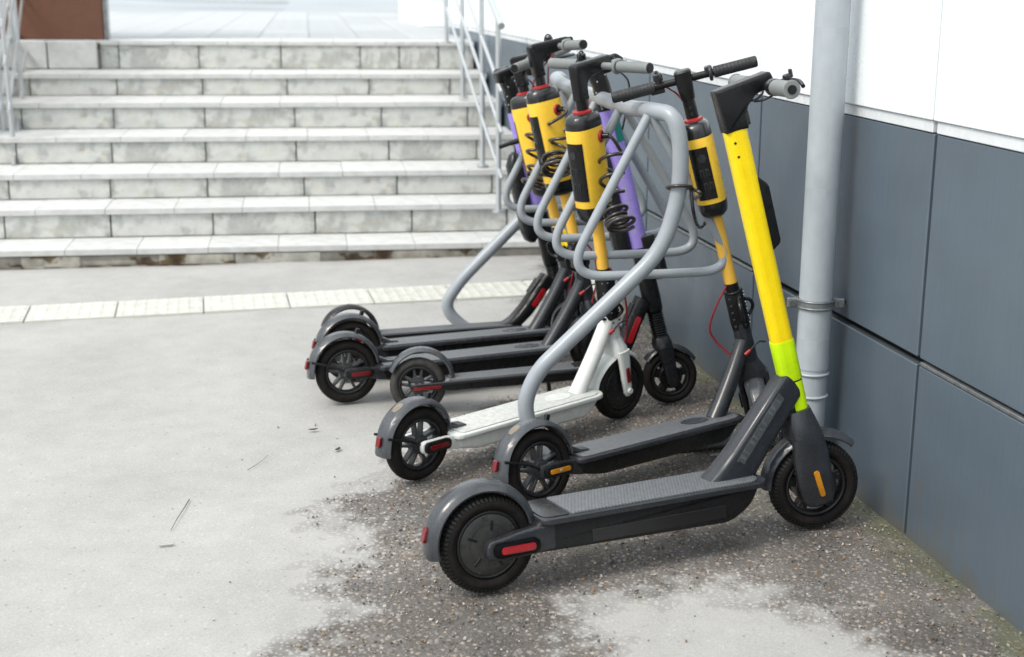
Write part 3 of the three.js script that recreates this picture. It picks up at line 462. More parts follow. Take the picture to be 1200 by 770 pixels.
function patch(secs, a0, a1, off, n = 16) { // thin sticker wrapped on a superellipse stem: secs with y rising
  const pos = [], idx = [];
  for (const s of secs) for (let k = 0; k <= n; k++) { const t = R(lerp(a0, a1, k / n)), e = 2 / (s.e || 2), c = Math.cos(t), q = Math.sin(t); const x = Math.sign(c) * Math.pow(Math.abs(c), e) * (s.a + off), y = Math.sign(q) * Math.pow(Math.abs(q), e) * (s.b + off); const P = s.p.clone().addScaledVector(s.u, x).addScaledVector(s.v, y); pos.push(P.x, P.y, P.z); }
  for (let i = 0; i < secs.length - 1; i++) for (let k = 0; k < n; k++) { const a = i * (n + 1) + k, b = a + n + 1; idx.push(a, b, a + 1, a + 1, b, b + 1); }
  const g = new THREE.BufferGeometry(); g.setAttribute('position', new THREE.Float32BufferAttribute(pos, 3)); g.setIndex(idx); g.computeVertexNormals(); return g;
}
function planPlate(x0, x1, hw, y0, y1, frontR, rearR, bev = 0.005) { // a deck board: rounded plan outline, thickness y0..y1
  const s = roundShape([[x0, -hw, rearR], [x1, -hw, frontR], [x1, hw, frontR], [x0, hw, rearR]], 0.02);
  const g = plate(s, y1 - y0, bev, 3); g.rotateX(Math.PI / 2); g.translate(0, (y0 + y1) / 2, 0); return g;
}
function capsule(len, h, t) { return plate(roundShape([[-len / 2, -h / 2], [len / 2, -h / 2], [len / 2, h / 2], [-len / 2, h / 2]], h * 0.5), t, Math.min(0.003, t * 0.4), 2); }
function coil(p0, axis, turns, r, pitch, tilt, ph) { // a slack coiled cable: its turns lean by tilt
  const out = [], n = Math.round(turns * 16), u = axis.clone().normalize(), a = Math.abs(u.y) > 0.9 ? V(1, 0, 0) : V(0, 1, 0); a.addScaledVector(u, -a.dot(u)).normalize(); const b = u.clone().cross(a);
  for (let i = 0; i <= n; i++) { const t = i / n, th = t * turns * Math.PI * 2 + ph, rr = r * (0.92 + 0.16 * Math.sin(t * 7 + ph)); out.push(p0.clone().addScaledVector(u, t * turns * pitch + tilt * rr * Math.cos(th + 0.6)).addScaledVector(a, Math.cos(th) * rr + 0.008 * Math.sin(t * 9)).addScaledVector(b, Math.sin(th) * rr)); }
  return out;
}
function scooter(label, [X, Z, th, le, wb, rk], Rw, steer = 0) {
  const o = thing('electric_scooter', label, 'electric scooter', undefined);
  o.position.set(X, 0.002, Z); o.rotation.order = 'YXZ'; o.rotation.y = -R(th); o.rotation.x = R(le); o.updateMatrixWorld(true);
  const F = new THREE.Matrix4().makeTranslation(wb, Rw, 0).multiply(new THREE.Matrix4().makeRotationZ(R(rk))).multiply(new THREE.Matrix4().makeRotationY(R(steer)));
  const rear = new THREE.Matrix4().makeTranslation(0, Rw, 0);
  const fp = (name, geos, m, parent = o, lab) => part(parent, name, (Array.isArray(geos) ? geos : [geos]).map(g => fin(g).applyMatrix4(F)), m, lab);
  const local = p => o.worldToLocal(p.clone());
  const fpt = p => p.clone().applyMatrix4(F);
  return { o, F, rear, fp, local, fpt };
}
// ---------------------------------------------------------------- the thick-stemmed scooter in front
{
  const wb = 0.9945, Rw = 0.127;
  const { o, F, rear, fp } = scooter('front scooter with thick bright yellow and lime stem and dark graphite deck', [-0.0606, -3.1247, -24.08, -5.15, wb, 14.15], Rw, -14);
  const wm = { rim: M.rim, tyre: tyreMat, disc: M.disc, spoke: M.rim, lugs: M.rubber };
  wheel(o, 'rear_wheel', rear, Rw, 0.064, 'disc', wm); wheel(o, 'front_wheel', F, Rw, 0.060, 'drum', wm);
  const rf = part(o, 'rear_mudguard', fenderGeo(V(-0.006, Rw, 0), 12, 186, t => 0.140 + 0.022 * Math.sin(Math.PI * Math.min(1, t * 0.9)) + 0.008 * t, t => 0.076 + 0.006 * Math.sin(Math.PI * t), 0.020, 0.005, 44), M.greyBody);
  { const a = R(163), r = 0.158; const g = capsule(0.042, 0.024, 0.014); g.rotateY(Math.PI / 2); g.rotateX(Math.PI / 2); g.rotateZ(a - Math.PI); g.translate(-0.008 + Math.cos(a) * r, Rw + Math.sin(a) * r, 0); part(rf, 'tail_light', g, M.reflRed); }
  // deck
  const hull = plate(roundShape([[0.055, 0.120, 0.02], [0.075, 0.100, 0.012], [0.68, 0.086, 0.03], [0.745, 0.125, 0.03], [0.772, 0.182, 0.01], [0.12, 0.182, 0.01]], 0.01), 0.150, 0.012, 3);
  const dk = part(o, 'deck', [hull], M.hull);
  part(dk, 'deck_rim', planPlate(0.118, 0.80, 0.086, 0.170, 0.188, 0.05, 0.03, 0.006), M.graphite);
  part(dk, 'rubber_mat', planPlate(0.205, 0.775, 0.075, 0.180, 0.1925, 0.045, 0.006, 0.002), M.deckMat);
  part(dk, 'rear_cover', planPlate(0.125, 0.200, 0.075, 0.180, 0.1915, 0.008, 0.03, 0.002), M.graphite);
  part(dk, 'side_strip', [mv(rbox(0.40, 0.034, 0.004, 0.002), 0.46, 0.122, 0.0755), mv(rbox(0.40, 0.034, 0.004, 0.002), 0.46, 0.122, -0.0755)], M.blackGloss);
  for (const s of [1, -1]) {
    const sh = roundShape([[0.16, 0.105, 0.01], [0.16, 0.172, 0.012], [0.07, 0.168, 0.03], [0.015, 0.156, 0.02], [-0.026, 0.152, 0.022], [-0.03, 0.102, 0.022], [0.03, 0.098, 0.02]], 0.01);
    const arm = part(o, 'rear_arm', mv(plate(sh, 0.026, 0.006, 3), 0, 0, s * 0.064), M.graphite);
    part(arm, 'reflector_bezel', mv(capsule(0.124, 0.038, 0.018), 0.050, 0.128, s * 0.080), M.bezel);
    part(arm, 'side_reflector', mv(capsule(0.094, 0.021, 0.008), 0.052, 0.128, s * 0.0865), M.reflRedBright);
  }
  // neck: a broad bar from the deck up to the steering head
  { const p0 = V(0.690, 0.150), p1 = V(0.915, 0.432), d = p1.clone().sub(p0).normalize(), u = V(d.y, -d.x), v = V(0, 0, 1), secs = [];
    for (const [t, a, b] of [[0, 0.066, 0.040], [0.12, 0.058, 0.037], [0.3, 0.050, 0.034], [0.7, 0.046, 0.032], [0.94, 0.043, 0.032], [1, 0.034, 0.026]]) secs.push({ p: p0.clone().lerp(p1, t), u, v, a, b, e: 5 });
    const nk = part(o, 'neck', loft(secs, 40, 0.5), M.graphite);
    const rr = rng(5), gs = []; [[0.30, 0.010, .020], [0.345, 0.006, .024], [0.43, 0.010, .016], [0.475, 0.007, .022], [0.55, 0.006, .012], [0.60, 0.008, .022], [0.69, 0.006, .018], [0.735, 0.009, .022], [0.80, 0.007, .016]].forEach(([t, l, w]) => { const g = plate(roundShape([[-l / 2, -w / 2], [l / 2, -w / 2 * (0.5 + 0.5 * rr())], [l / 2 * (0.5 + 0.5 * rr()), w / 2], [-l / 2, w / 2 * (0.6 + 0.4 * rr())]], 0.003), 0.0010, 0.0003, 1); g.rotateZ(Math.atan2(d.y, d.x)); const P = p0.clone().lerp(p1, t); g.translate(P.x - u.x * 0.019, P.y - u.y * 0.019, 0.0348 + 0.004 * Math.max(0, 0.4 - t)); gs.push(g); });
    { const g = plate(roundShape([[-0.115, -0.014], [0.105, -0.013], [0.11, 0.013], [-0.112, 0.012]], 0.003), 0.0010, 0.0003, 1); g.rotateZ(Math.atan2(d.y, d.x)); const P = p0.clone().lerp(p1, 0.55); g.translate(P.x - u.x * 0.019, P.y - u.y * 0.019, 0.0340); part(nk, 'faded_tape', g, M.fadedTape); }
    part(nk, 'worn_marking', gs, M.marks);
    part(nk, 'head_collar', [fin(loft([upSec(-0.024, 0.225, 0, 0.018, 0.031, 3), upSec(-0.024, 0.31, 0, 0.016, 0.028, 3)], 32)).applyMatrix4(F)], M.graphiteDark);
  }
  // fork, front mudguard
  const fk = fp('fork', [loft([upSec(0.002, 0.138, 0, 0.048, 0.060, 3.5), upSec(0.0, 0.16, 0, 0.049, 0.061, 3.5), upSec(-0.002, 0.20, 0, 0.043, 0.052, 3), upSec(-0.002, 0.232, 0, 0.036, 0.037, 2.6)], 40, 0.7),
    ...[1, -1].map(s => loft([upSec(-0.008, -0.044, s * 0.050, 0.020, 0.006, 3), upSec(-0.008, -0.037, s * 0.051, 0.036, 0.013, 3.2), upSec(-0.009, -0.014, s * 0.052, 0.048, 0.015, 3.4), upSec(-0.009, 0.05, s * 0.052, 0.051, 0.015, 3.6), upSec(-0.006, 0.110, s * 0.050, 0.051, 0.014, 3.6), upSec(-0.003, 0.160, s * 0.049, 0.044, 0.013, 3.5)], 32, 0.7))], M.graphite);
  for (const s of [1, -1]) { const g = capsule(0.078, 0.016, 0.008); g.rotateZ(Math.PI / 2 + 0.07); fp('side_reflector', mv(g, -0.004, 0.026, s * 0.0685), M.reflOrange, fk); }
  fp('front_mudguard', fenderGeo(V(0, 0, 0), 34, 166, t => 0.166 - 0.012 * t, t => 0.062 + 0.010 * Math.sin(Math.PI * Math.min(1, t * 1.2)), 0.016, 0.005), M.greyBody);
  // stem
  const ys = [[0.425, 0.0300], [0.55, 0.0302], [0.8, 0.0305], [1.03, 0.0308]];
  const stemSec = (s, a, k = 0) => upSec(0, s, 0, a + k, a * 0.86 + k, 3);
  const st = fp('stem', loft(ys.map(([s, a]) => stemSec(s, a)), 40), M.yellow);
  fp('lower_stem', loft([stemSec(0.205, 0.0285), stemSec(0.33, 0.0290)], 36), M.black);
  fp('lime_band', patch([stemSec(0.206, 0.0285), stemSec(0.314, 0.0290)], -108, 106, 0.0016, 28), M.lime);
  fp('lime_sleeve', loft([stemSec(0.318, 0.0308), stemSec(0.322, 0.0318), stemSec(0.428, 0.0322), stemSec(0.433, 0.0314)], 40), M.lime);
  fp('front_pad', mv(plate(roundShape([[-0.014, 0.68], [0.020, 0.70], [0.020, 0.862], [-0.014, 0.90]], 0.012), 0.036, 0.005, 3), 0.034, 0, 0), M.black);
  fp('stem_screw', [mv(cylZ(0.0035, 0.003, 10), -0.014, 0.992, 0.0250), mv(cylZ(0.0035, 0.003, 10), -0.013, 0.955, 0.0250)], M.black, st);
  // head with bars
  const hd = fp('steering_head', [plate(roundShape([[-0.031, 1.020, 0.004], [-0.035, 1.134, 0.006], [0.118, 1.146, 0.008], [0.126, 1.112, 0.008], [0.062, 1.096, 0.02], [0.034, 1.068, 0.02], [0.032, 1.020, 0.004]], 0.01), 0.058, 0.008, 3)], M.black);
  fp('thumb_throttle', [mv(rbox(0.016, 0.044, 0.018, 0.005), 0.036, 1.048, 0.006)], M.blackGloss, hd);
  const bar = fp('handlebar', [rod(V(0.098, 1.112, -0.205), V(0.098, 1.112, 0.205), 0.0115, 16)], M.black);
  for (const s of [1, -1]) {
    const gr = fp('grip', [rod(V(0.098, 1.112, s * 0.098), V(0.098, 1.112, s * 0.202), 0.0205, 24), mv(new THREE.TorusGeometry(0.0205, 0.003, 8, 24), 0.098, 1.112, s * 0.199)], M.gripGrey);
    fp('grip_end', [mv(cylZ(0.0095, 0.006, 16), 0.098, 1.112, s * 0.2035)], M.black, gr);
    fp('brake_mount', [mv(cylZ(0.022, 0.022, 20), 0.098, 1.112, s * 0.085), mv(rbox(0.048, 0.016, 0.016, 0.004), 0.126, 1.112, s * 0.085)], M.graphiteDark, bar);
    fp('brake_lever', tube(spline([V(0.140, 1.120, s * 0.082), V(0.148, 1.117, s * 0.12), V(0.145, 1.112, s * 0.15), V(0.138, 1.108, s * 0.175)], 14), 0.0055, 8), M.black, bar);
  }
  fp('bell', [mv(rbox(0.022, 0.018, 0.018, 0.006), 0.140, 1.126, 0.075), mv(rbox(0.008, 0.022, 0.012, 0.003), 0.150, 1.134, 0.078), mv(rbox(0.03, 0.012, 0.01, 0.003), 0.122, 1.120, 0.075)], M.graphite, bar);
  fp('cable', [tube(spline([V(0.118, 1.104, 0.070), V(0.112, 1.090, 0.045), V(0.085, 1.080, 0.028), V(0.060, 1.082, 0.02)], 20), 0.003, 8), tube(spline([V(0.118, 1.104, -0.070), V(0.112, 1.088, -0.045), V(0.085, 1.078, -0.028), V(0.060, 1.080, -0.02)], 20), 0.003, 8)], M.black);
  part(o, 'kickstand', [rod(V(0.60, 0.10, -0.06), V(0.63, 0.012, -0.165), 0.008, 12)], M.graphiteDark);
}
// ---------------------------------------------------------------- slim commuter scooters with a battery tube on the stem
function slim(label, prm, P) {
  const Rw = 0.1165, wb = prm[4], c = P.colour === 'white', x1 = wb - 0.125;
  const S = scooter(label, prm, Rw, P.steer || 0), { o, F, rear, fp, local, fpt } = S;
  const body = c ? M.white : M.graphite, side = c ? M.white : M.hull, fm = c ? M.fender : M.fender;
  const wm = { rim: M.rim, tyre: tyreMat, spoke: M.rimGrey, disc: M.graphiteDark };
  wheel(o, 'rear_wheel', rear, Rw, 0.050, 'spoke', wm); wheel(o, 'front_wheel', F, Rw, 0.052, 'disc', wm);
  // rear mudguard with tail lamp, hook and tongue
  const rf = part(o, 'rear_mudguard', [fenderGeo(V(-0.004, Rw, 0), 14, 184, t => 0.131 + 0.012 * Math.sin(Math.PI * Math.min(1, t * 1.1)) + 0.010 * t, t => 0.066 + 0.010 * t, 0.014, 0.004, 40), plate(roundShape([[0.105, 0.150], [0.145, 0.139], [0.180, 0.138], [0.180, 0.144], [0.15, 0.147], [0.112, 0.166]], 0.004), 0.044, 0.003)], fm);
  { const a = R(165), r = 0.1465, g = rbox(0.010, 0.032, 0.020, 0.004); g.rotateZ(a - Math.PI); g.translate(-0.004 + Math.cos(a) * r, Rw + Math.sin(a) * r, 0); part(rf, 'tail_light', g, M.reflRed); }
  { const a = R(72), r = 0.150; const g = rbox(0.016, 0.022, 0.014, 0.004); g.rotateZ(a - Math.PI / 2); g.translate(Math.cos(a) * r, Rw + Math.sin(a) * r, 0); part(rf, 'fender_hook', g, M.graphiteDark); }
  if (P.worn) part(rf, 'worn_patch', fenderGeo(V(-0.004, Rw, 0), 98, 126, t => 0.1462 + 0.0035 * t, t => 0.014 + 0.024 * Math.sin(Math.PI * t), 0.004, 0.002, 16), mat(0.40, 0.32, 0.24, 0.7));
  part(o, 'mudguard_stay', [...[1, -1].map(s => tube([V(0, Rw, s * 0.038), V(-0.06, Rw + 0.03, s * 0.042), V(-0.135, Rw + 0.052, s * 0.034)], 0.0042, 8))], M.black);
  // deck
  const hull = plate(roundShape([[0.125, 0.082, 0.012], [0.20, 0.066, 0.02], [x1 - 0.085, 0.064, 0.03], [x1 - 0.03, 0.112, 0.03], [x1 - 0.03, 0.126, 0.004], [0.105, 0.126, 0.008]], 0.01), 0.118, 0.010, 3);
  const dk = part(o, 'deck', hull, side);
  part(dk, 'deck_rim', planPlate(0.10, x1, 0.077, 0.118, 0.135, 0.062, 0.03, 0.006), body);
  part(dk, 'rubber_mat', planPlate(0.125, x1 - 0.018, 0.067, 0.128, 0.1385, 0.055, 0.02, 0.002), c ? M.deckMatWhite : M.deckMat);
  { const g = new THREE.CylinderGeometry(0.034, 0.034, 0.003, 32); g.scale(1.5, 1, 1); part(dk, 'mat_badge', mv(g, x1 - 0.17, 0.1385, 0), body); }
  for (const s of [1, -1]) {
    const sh = roundShape([[0.155, 0.080, 0.008], [0.15, 0.128, 0.012], [0.10, 0.132, 0.02], [0.06, Rw + 0.018, 0.02], [-0.022, Rw + 0.019, 0.018], [-0.022, Rw - 0.021, 0.018], [0.06, Rw - 0.020, 0.02], [0.115, 0.082, 0.02]], 0.01);
    const arm = part(o, 'rear_arm', mv(plate(sh, 0.018, 0.004, 2), 0, 0, s * 0.046), body);
    part(arm, 'reflector_bezel', mv(capsule(0.100, 0.034, 0.016), 0.034, Rw - 0.001, s * 0.058), M.black);
    part(arm, 'side_reflector', mv(capsule(0.074, 0.015, 0.008), 0.036, Rw - 0.001, s * 0.0645), P.refl === 'orange' ? M.reflOrange : M.reflRed);
    if (P.refl === 'orange') part(arm, 'reflector_glint', mv(rbox(0.008, 0.006, 0.003, 0.001, 1), 0.036, Rw, s * 0.069), M.tape);
  }
  // down tube into the steering head
  const hp = s => fpt(V(0, s, 0));
  const hA = hp(0.215), hB = hp(0.30);
  const dt = part(o, 'down_tube', [tube(spline([V(x1 - 0.085, 0.125), V(x1 - 0.05, 0.175), V(lerp(x1 - 0.05, hA.x, 0.6), lerp(0.175, hB.y - 0.03, 0.6)), V(hA.x - 0.012, hB.y - 0.03), V(hB.x + 0.004, hB.y - 0.004)], 30), t => 0.029 - 0.003 * t, 20), fin(loft([upSec(0, 0.185, 0, 0.030, 0.030), upSec(0, 0.32, 0, 0.028, 0.028)], 28)).applyMatrix4(new THREE.Matrix4().copy(F))], body);
  // fork, front mudguard
  const fk = fp('fork', [loft([upSec(0.004, 0.122, 0, 0.034, 0.050, 3), upSec(0.002, 0.150, 0, 0.033, 0.046, 3), upSec(0, 0.190, 0, 0.026, 0.028, 2.4)], 32, 0.7),
    ...[1, -1].map(s => loft([upSec(0.0, -0.026, s * 0.043, 0.010, 0.006, 2.2), upSec(0.0, -0.012, s * 0.043, 0.018, 0.010, 2.6), upSec(0.0, 0.04, s * 0.042, 0.020, 0.011, 2.8), upSec(0.003, 0.14, s * 0.042, 0.027, 0.011, 3)], 24, 0.7))], c ? M.white : M.graphite);
  for (const s of [1, -1]) { const g = capsule(0.056, 0.016, 0.008); g.rotateZ(Math.PI / 2); fp('side_reflector', mv(g, 0.002, 0.052, s * 0.0545), c ? M.reflRed : M.black, fk); fp('axle_nut', mv(cylZ(0.010, 0.012, 12), 0, -0.006, s * 0.054), c ? M.white : M.steelDark, fk); }
  fp('front_mudguard', fenderGeo(V(0, 0, 0), 44, 168, t => 0.130 + 0.006 * t, t => 0.046 + 0.020 * Math.sin(Math.PI * Math.min(1, t * 1.15)), 0.012, 0.004), c ? M.white : M.fender);
  // folding joint with studs
  const [l0, l1] = P.lock; const lk = fp('folding_joint', [loft([upSec(0, 0.30, 0, 0.027, 0.029, 3), upSec(0, l0 + 0.04, 0, 0.028, 0.031, 4), upSec(0, l1 - 0.01, 0, 0.026, 0.030, 4), upSec(0, l1, 0, 0.024, 0.027, 3)], 32, 0.7), mv(new THREE.TorusGeometry(0.026, 0.0055, 8, 28).rotateX(Math.PI / 2), 0, l1 - 0.006, 0)], M.black);
  { const gs = []; for (let k = 0; k < 5; k++) for (const zx of [-1, 1]) { const s = lerp(l0 + 0.03, l1 - 0.02, k / 4); gs.push(mv(cylZ(0.004, 0.003, 8), zx * 0.016, s, 0.0312), mv(new THREE.CylinderGeometry(0.004, 0.004, 0.003, 8).rotateZ(Math.PI / 2), -0.0282, s, zx * 0.016)); } fp('stud', gs, M.steel, lk); }
  fp('joint_latch', [tube(spline([V(-0.025, l0 + 0.04, 0.01), V(-0.052, l0 + 0.06, 0.012), V(-0.055, l0 + 0.10, 0.012), V(-0.026, l0 + 0.12, 0.01)], 16), 0.006, 8), tube(spline([V(0.012, l0 + 0.045, 0.030), V(0.016, l0 + 0.07, 0.050), V(0.0, l0 + 0.10, 0.046), V(-0.01, l0 + 0.11, 0.030)], 16), 0.006, 8)], M.blackGloss, lk);
  // stem and battery tube
  const [b0, b1] = P.bat; // yellow shell from b0 to b1
  const bs = (s, k, kk) => upSec(-0.004, s, 0, 0.063 * k, 0.047 * (kk ?? k), 2.6);
  fp('lower_stem', rod(V(0, l1 - 0.03, 0), V(0, b0 - 0.03, 0), 0.0205, 24), M.amber);
  fp('stem_collar', rod(V(0, l1 - 0.02, 0), V(0, l1 + 0.025, 0), 0.0215, 24), M.black);
  const bt = fp('battery_shell', loft([bs(b0, 1), bs(b0 + 0.004, 1.012), bs(lerp(b0, b1, 0.5), 1.02), bs(b1 - 0.004, 1.012), bs(b1, 1)], 44, 0.8), M.batteryYellow);
  const cz = (P.bottomCap ?? 0.055);
  fp('bottom_cap', loft([bs(b0 - cz, 0.40), bs(b0 - cz * 0.93, 0.66), bs(b0 - cz * 0.7, 0.90), bs(b0 - cz * 0.35, 0.985), bs(b0 + 0.001, 1.006)], 40, 0.9), M.blackGloss, bt);
  fp('top_cap', loft([bs(b1 - 0.001, 1.006), bs(b1 + 0.018, 0.985), bs(b1 + 0.035, 0.90), bs(b1 + 0.044, 0.72), bs(b1 + 0.047, 0.5)], 40, 0.9), M.blackGloss, bt);
  fp('red_ring', loft([upSec(-0.002, b1 + 0.043, 0, 0.033, 0.031, 2), upSec(-0.002, b1 + 0.052, 0, 0.032, 0.030, 2), upSec(-0.002, b1 + 0.055, 0, 0.024, 0.023, 2)], 32, 0.8), M.red, bt);
  { const y0 = lerp(b0, b1, P.panel?.[0] ?? 0.10), y1 = lerp(b0, b1, P.panel?.[1] ?? 0.84), secs = []; for (let k = 0; k <= 6; k++) secs.push(bs(lerp(y0, y1, k / 6), 1.018)); fp('black_label', patch(secs, P.panelA?.[0] ?? 138, P.panelA?.[1] ?? 212, 0.0014, 20), M.black, bt);
    const gs = [], rr = rng(Math.round(b0 * 1000)); for (let r = 0; r < 2; r++) for (let k = 0; k < 4; k++) { const y = lerp(y0, y1, r ? 0.24 : 0.5); gs.push(mv(rbox(0.003, 0.026 - 0.008 * rr(), 0.0035, 0.001, 1), -0.0695, y + (rr() - 0.5) * 0.004, -0.014 + k * 0.0085 + (r ? 0.004 : 0))); if (k % 2 === 0) gs.push(mv(rbox(0.003, 0.0035, 0.012, 0.001, 1), -0.0695, y + 0.012, -0.010 + k * 0.0085 + (r ? 0.004 : 0))); } gs.push(fin(new THREE.CylinderGeometry(0.013, 0.013, 0.003, 20).rotateZ(Math.PI / 2).translate(-0.0695, lerp(y0, y1, 0.8), 0)));
    fp('raised_mark', gs, M.graphite, bt); }
  const top = P.top;
  fp('upper_stem', rod(V(0, b1 + 0.03, 0), V(0, top - 0.05, 0), 0.0195, 24, 0.0195), M.black);
  const hx = P.bar === 'tee' ? 0.0 : 0.098, hy = top - 0.030;
  let hd;
  if (P.bar === 'tee') {
    hd = fp('steering_head', [loft([upSec(0, top - 0.09, 0, 0.022, 0.022, 2.6), upSec(0, top - 0.05, 0, 0.026, 0.026, 4), upSec(0, top - 0.006, 0, 0.027, 0.027, 4), upSec(0, top, 0, 0.022, 0.022, 4)], 32, 0.6), mv(rbox(0.016, 0.03, 0.05, 0.004), 0.022, hy, 0)], M.black);
    fp('button_hole', [mv(new THREE.CylinderGeometry(0.0055, 0.0055, 0.004, 12).rotateZ(Math.PI / 2), -0.0215, top - 0.115, 0), mv(new THREE.CylinderGeometry(0.0055, 0.0055, 0.004, 12).rotateZ(Math.PI / 2), -0.0215, top - 0.135, 0)], M.blackGloss, hd);
  } else {
    hd = fp('steering_head', [plate(roundShape([[-0.020, top - 0.12, 0.003], [-0.024, top - 0.008, 0.006], [-0.01, top, 0.006], [0.138, top - 0.002, 0.008], [0.142, top - 0.042, 0.008], [0.040, top - 0.052, 0.015], [0.022, top - 0.070, 0.015], [0.021, top - 0.12, 0.003]], 0.006), 0.041, 0.008, 3), mv(rbox(0.024, 0.040, 0.040, 0.008), 0.146, top - 0.026, 0)], M.black);
  }
  const bar = fp('handlebar', rod(V(hx, hy, -0.215), V(hx, hy, 0.215), 0.0115, 16), P.gripDark ? M.black : M.gripGrey);
  for (const s of [1, -1]) {
    const gr = fp('grip', [rod(V(hx, hy, s * 0.092), V(hx, hy, s * 0.222), 0.0175, 22), ...Array.from({ length: 10 }, (_, k) => mv(new THREE.TorusGeometry(0.0172, 0.0012, 5, 20), hx, hy, s * (0.10 + k * 0.0115)))], P.gripDark ? M.gripDark : M.gripGrey);
    fp('grip_end', [mv(cylZ(0.0150, 0.006, 16), hx, hy, s * 0.2225)], M.black, gr);
  }
  fp('bar_clamp', [mv(new THREE.TorusGeometry(0.019, 0.006, 8, 24), hx, hy, 0.082), mv(rbox(0.030, 0.026, 0.024, 0.005), hx + 0.004, hy + 0.010, 0.078)], P.gripDark ? M.graphite : M.gripGrey, bar);
  fp('brake_lever', [mv(rbox(0.026, 0.022, 0.045, 0.005), hx + 0.012, hy - 0.014, -0.085), tube(spline([V(hx + 0.018, hy - 0.016, -0.085), V(hx + 0.042, hy - 0.02, -0.12), V(hx + 0.05, hy - 0.022, -0.16), V(hx + 0.048, hy - 0.024, -0.20)], 14), 0.006, 8)], M.graphiteDark, bar);
  fp('bell', [mv(rbox(0.022, 0.026, 0.030, 0.007), hx, hy + 0.026, -0.075), mv(new THREE.TorusGeometry(0.019, 0.0035, 6, 20).rotateY(0.35), hx, hy + 0.026, -0.075), mv(rbox(0.02, 0.02, 0.02, 0.004), hx, hy + 0.012, -0.075)], M.blackGloss, bar);
  fp('red_cable', [tube(spline([V(hx + 0.012, hy - 0.012, -0.055), V(0.065, hy - 0.05, -0.03), V(0.042, lerp(hy, b1, 0.5), -0.012), V(0.030, b1 + 0.045, -0.006)], 22), 0.0032, 8), tube(spline(P.loop ? [V(-0.012, l1 + 0.02, -0.016), V(-0.03, l1 - 0.03, -0.060), V(-0.035, l1 - 0.10, -0.098), V(-0.03, l0 + 0.0, -0.090), V(-0.04, l0 - 0.09, -0.030)] : [V(0.014, l1 + 0.02, 0.018), V(0.05, l1 - 0.06, 0.030), V(0.045, l0 + 0.0, 0.034), V(0.0, l0 - 0.10, 0.032)], 26), 0.0036, 8)], M.cableRed);
  { const p = V(lerp(x1 - 0.05, hA.x, 0.72), lerp(0.175, hB.y - 0.03, 0.72), 0.026); part(dt, 'cable_plug', [rod(p, p.clone().add(V(0.016, 0.014, 0.008)), 0.0075, 12, 0.0055)], M.red); part(dt, 'plug_cable', tube(spline([p.clone().add(V(0.016, 0.014, 0.008)), p.clone().add(V(0.05, 0.036, 0.012)), p.clone().add(V(0.09, 0.03, 0.004))], 16), 0.003, 8), M.cable); }
  if (P.socket) {
    const s = lerp(b0, b1, 0.86), a = R(P.socket), n = V(Math.cos(a), 0, Math.sin(a)), p = V(-0.004 + 0.064 * Math.cos(a), s, 0.048 * Math.sin(a));
    const g = new THREE.TorusGeometry(0.0155, 0.006, 10, 28); g.lookAt(n); g.translate(p.x, p.y, p.z); fp('cable_socket', g, M.red, bt);
    fp('socket_plug', rod(p.clone().addScaledVector(n, -0.004), p.clone().addScaledVector(n, 0.026), 0.0105, 14, 0.009), M.black, bt);
    const p1 = p.clone().addScaledVector(n, 0.026), dn = V(-Math.sin(R(prm[5])), -Math.cos(R(prm[5])), 0).add(V(...(P.drift ?? [0, 0, 0.06]))).normalize();
    const c0 = p1.clone().addScaledVector(n, -0.004).add(V(P.coil?.[0] ?? 0.0, -0.055, 0.012)), nt = P.coil?.[1] ?? 2.5, c1 = c0.clone().addScaledVector(dn, nt * 0.062 + 0.012);
    const pts = [p1, p1.clone().addScaledVector(n, 0.014).add(V(0, -0.012, 0)), ...coil(c0, dn, nt, P.coilR ?? 0.038, 0.060, 0.35, 0.4), ...coil(c1, V(-0.25, -0.55, 0.6), P.coil?.[2] ?? 3.2, P.coilR ?? 0.037, 0.017, 0.25, 2.0)];
    fp('lock_cable', tube(new THREE.CatmullRomCurve3(pts, false, 'centripetal').getPoints(360), 0.0062, 10), M.cable);
  }
  if (P.clip) {
    fp('yellow_clip', [mv(new THREE.TorusGeometry(0.022, 0.008, 10, 24), 0.028, 0.405, 0.040), mv(rbox(0.05, 0.03, 0.022, 0.006), 0.040, 0.375, 0.036), rod(V(0.0, 0.42, 0.03), V(0.05, 0.36, 0.046), 0.009, 12)], M.yellow, lk);
    fp('rear_plug', [rod(V(-0.06, 0.80, 0.006), V(-0.11, 0.795, 0.01), 0.0125, 16, 0.010), rod(V(-0.105, 0.796, 0.01), V(-0.16, 0.788, 0.012), 0.0085, 14)], M.black, bt);
  }
  part(o, 'kickstand', [rod(V(x1 * 0.55, 0.075, -0.055), V(x1 * 0.55 - 0.09, 0.07, -0.07), 0.007, 12)], M.graphiteDark);
  return S;
}
const SB = slim('slim scooter behind the front one, yellow battery tube, bars turned away', [0.0813, -3.6784, -35.77, -6.74, 0.9188, 14.0], { steer: 47, bat: [0.735, 0.945], lock: [0.285, 0.43], top: 1.150, bar: 'tee', gripDark: true, refl: 'orange', loop: -0.075, worn: true, panelA: [160, 220], panel: [0.08, 0.86], bottomCap: 0.052 });
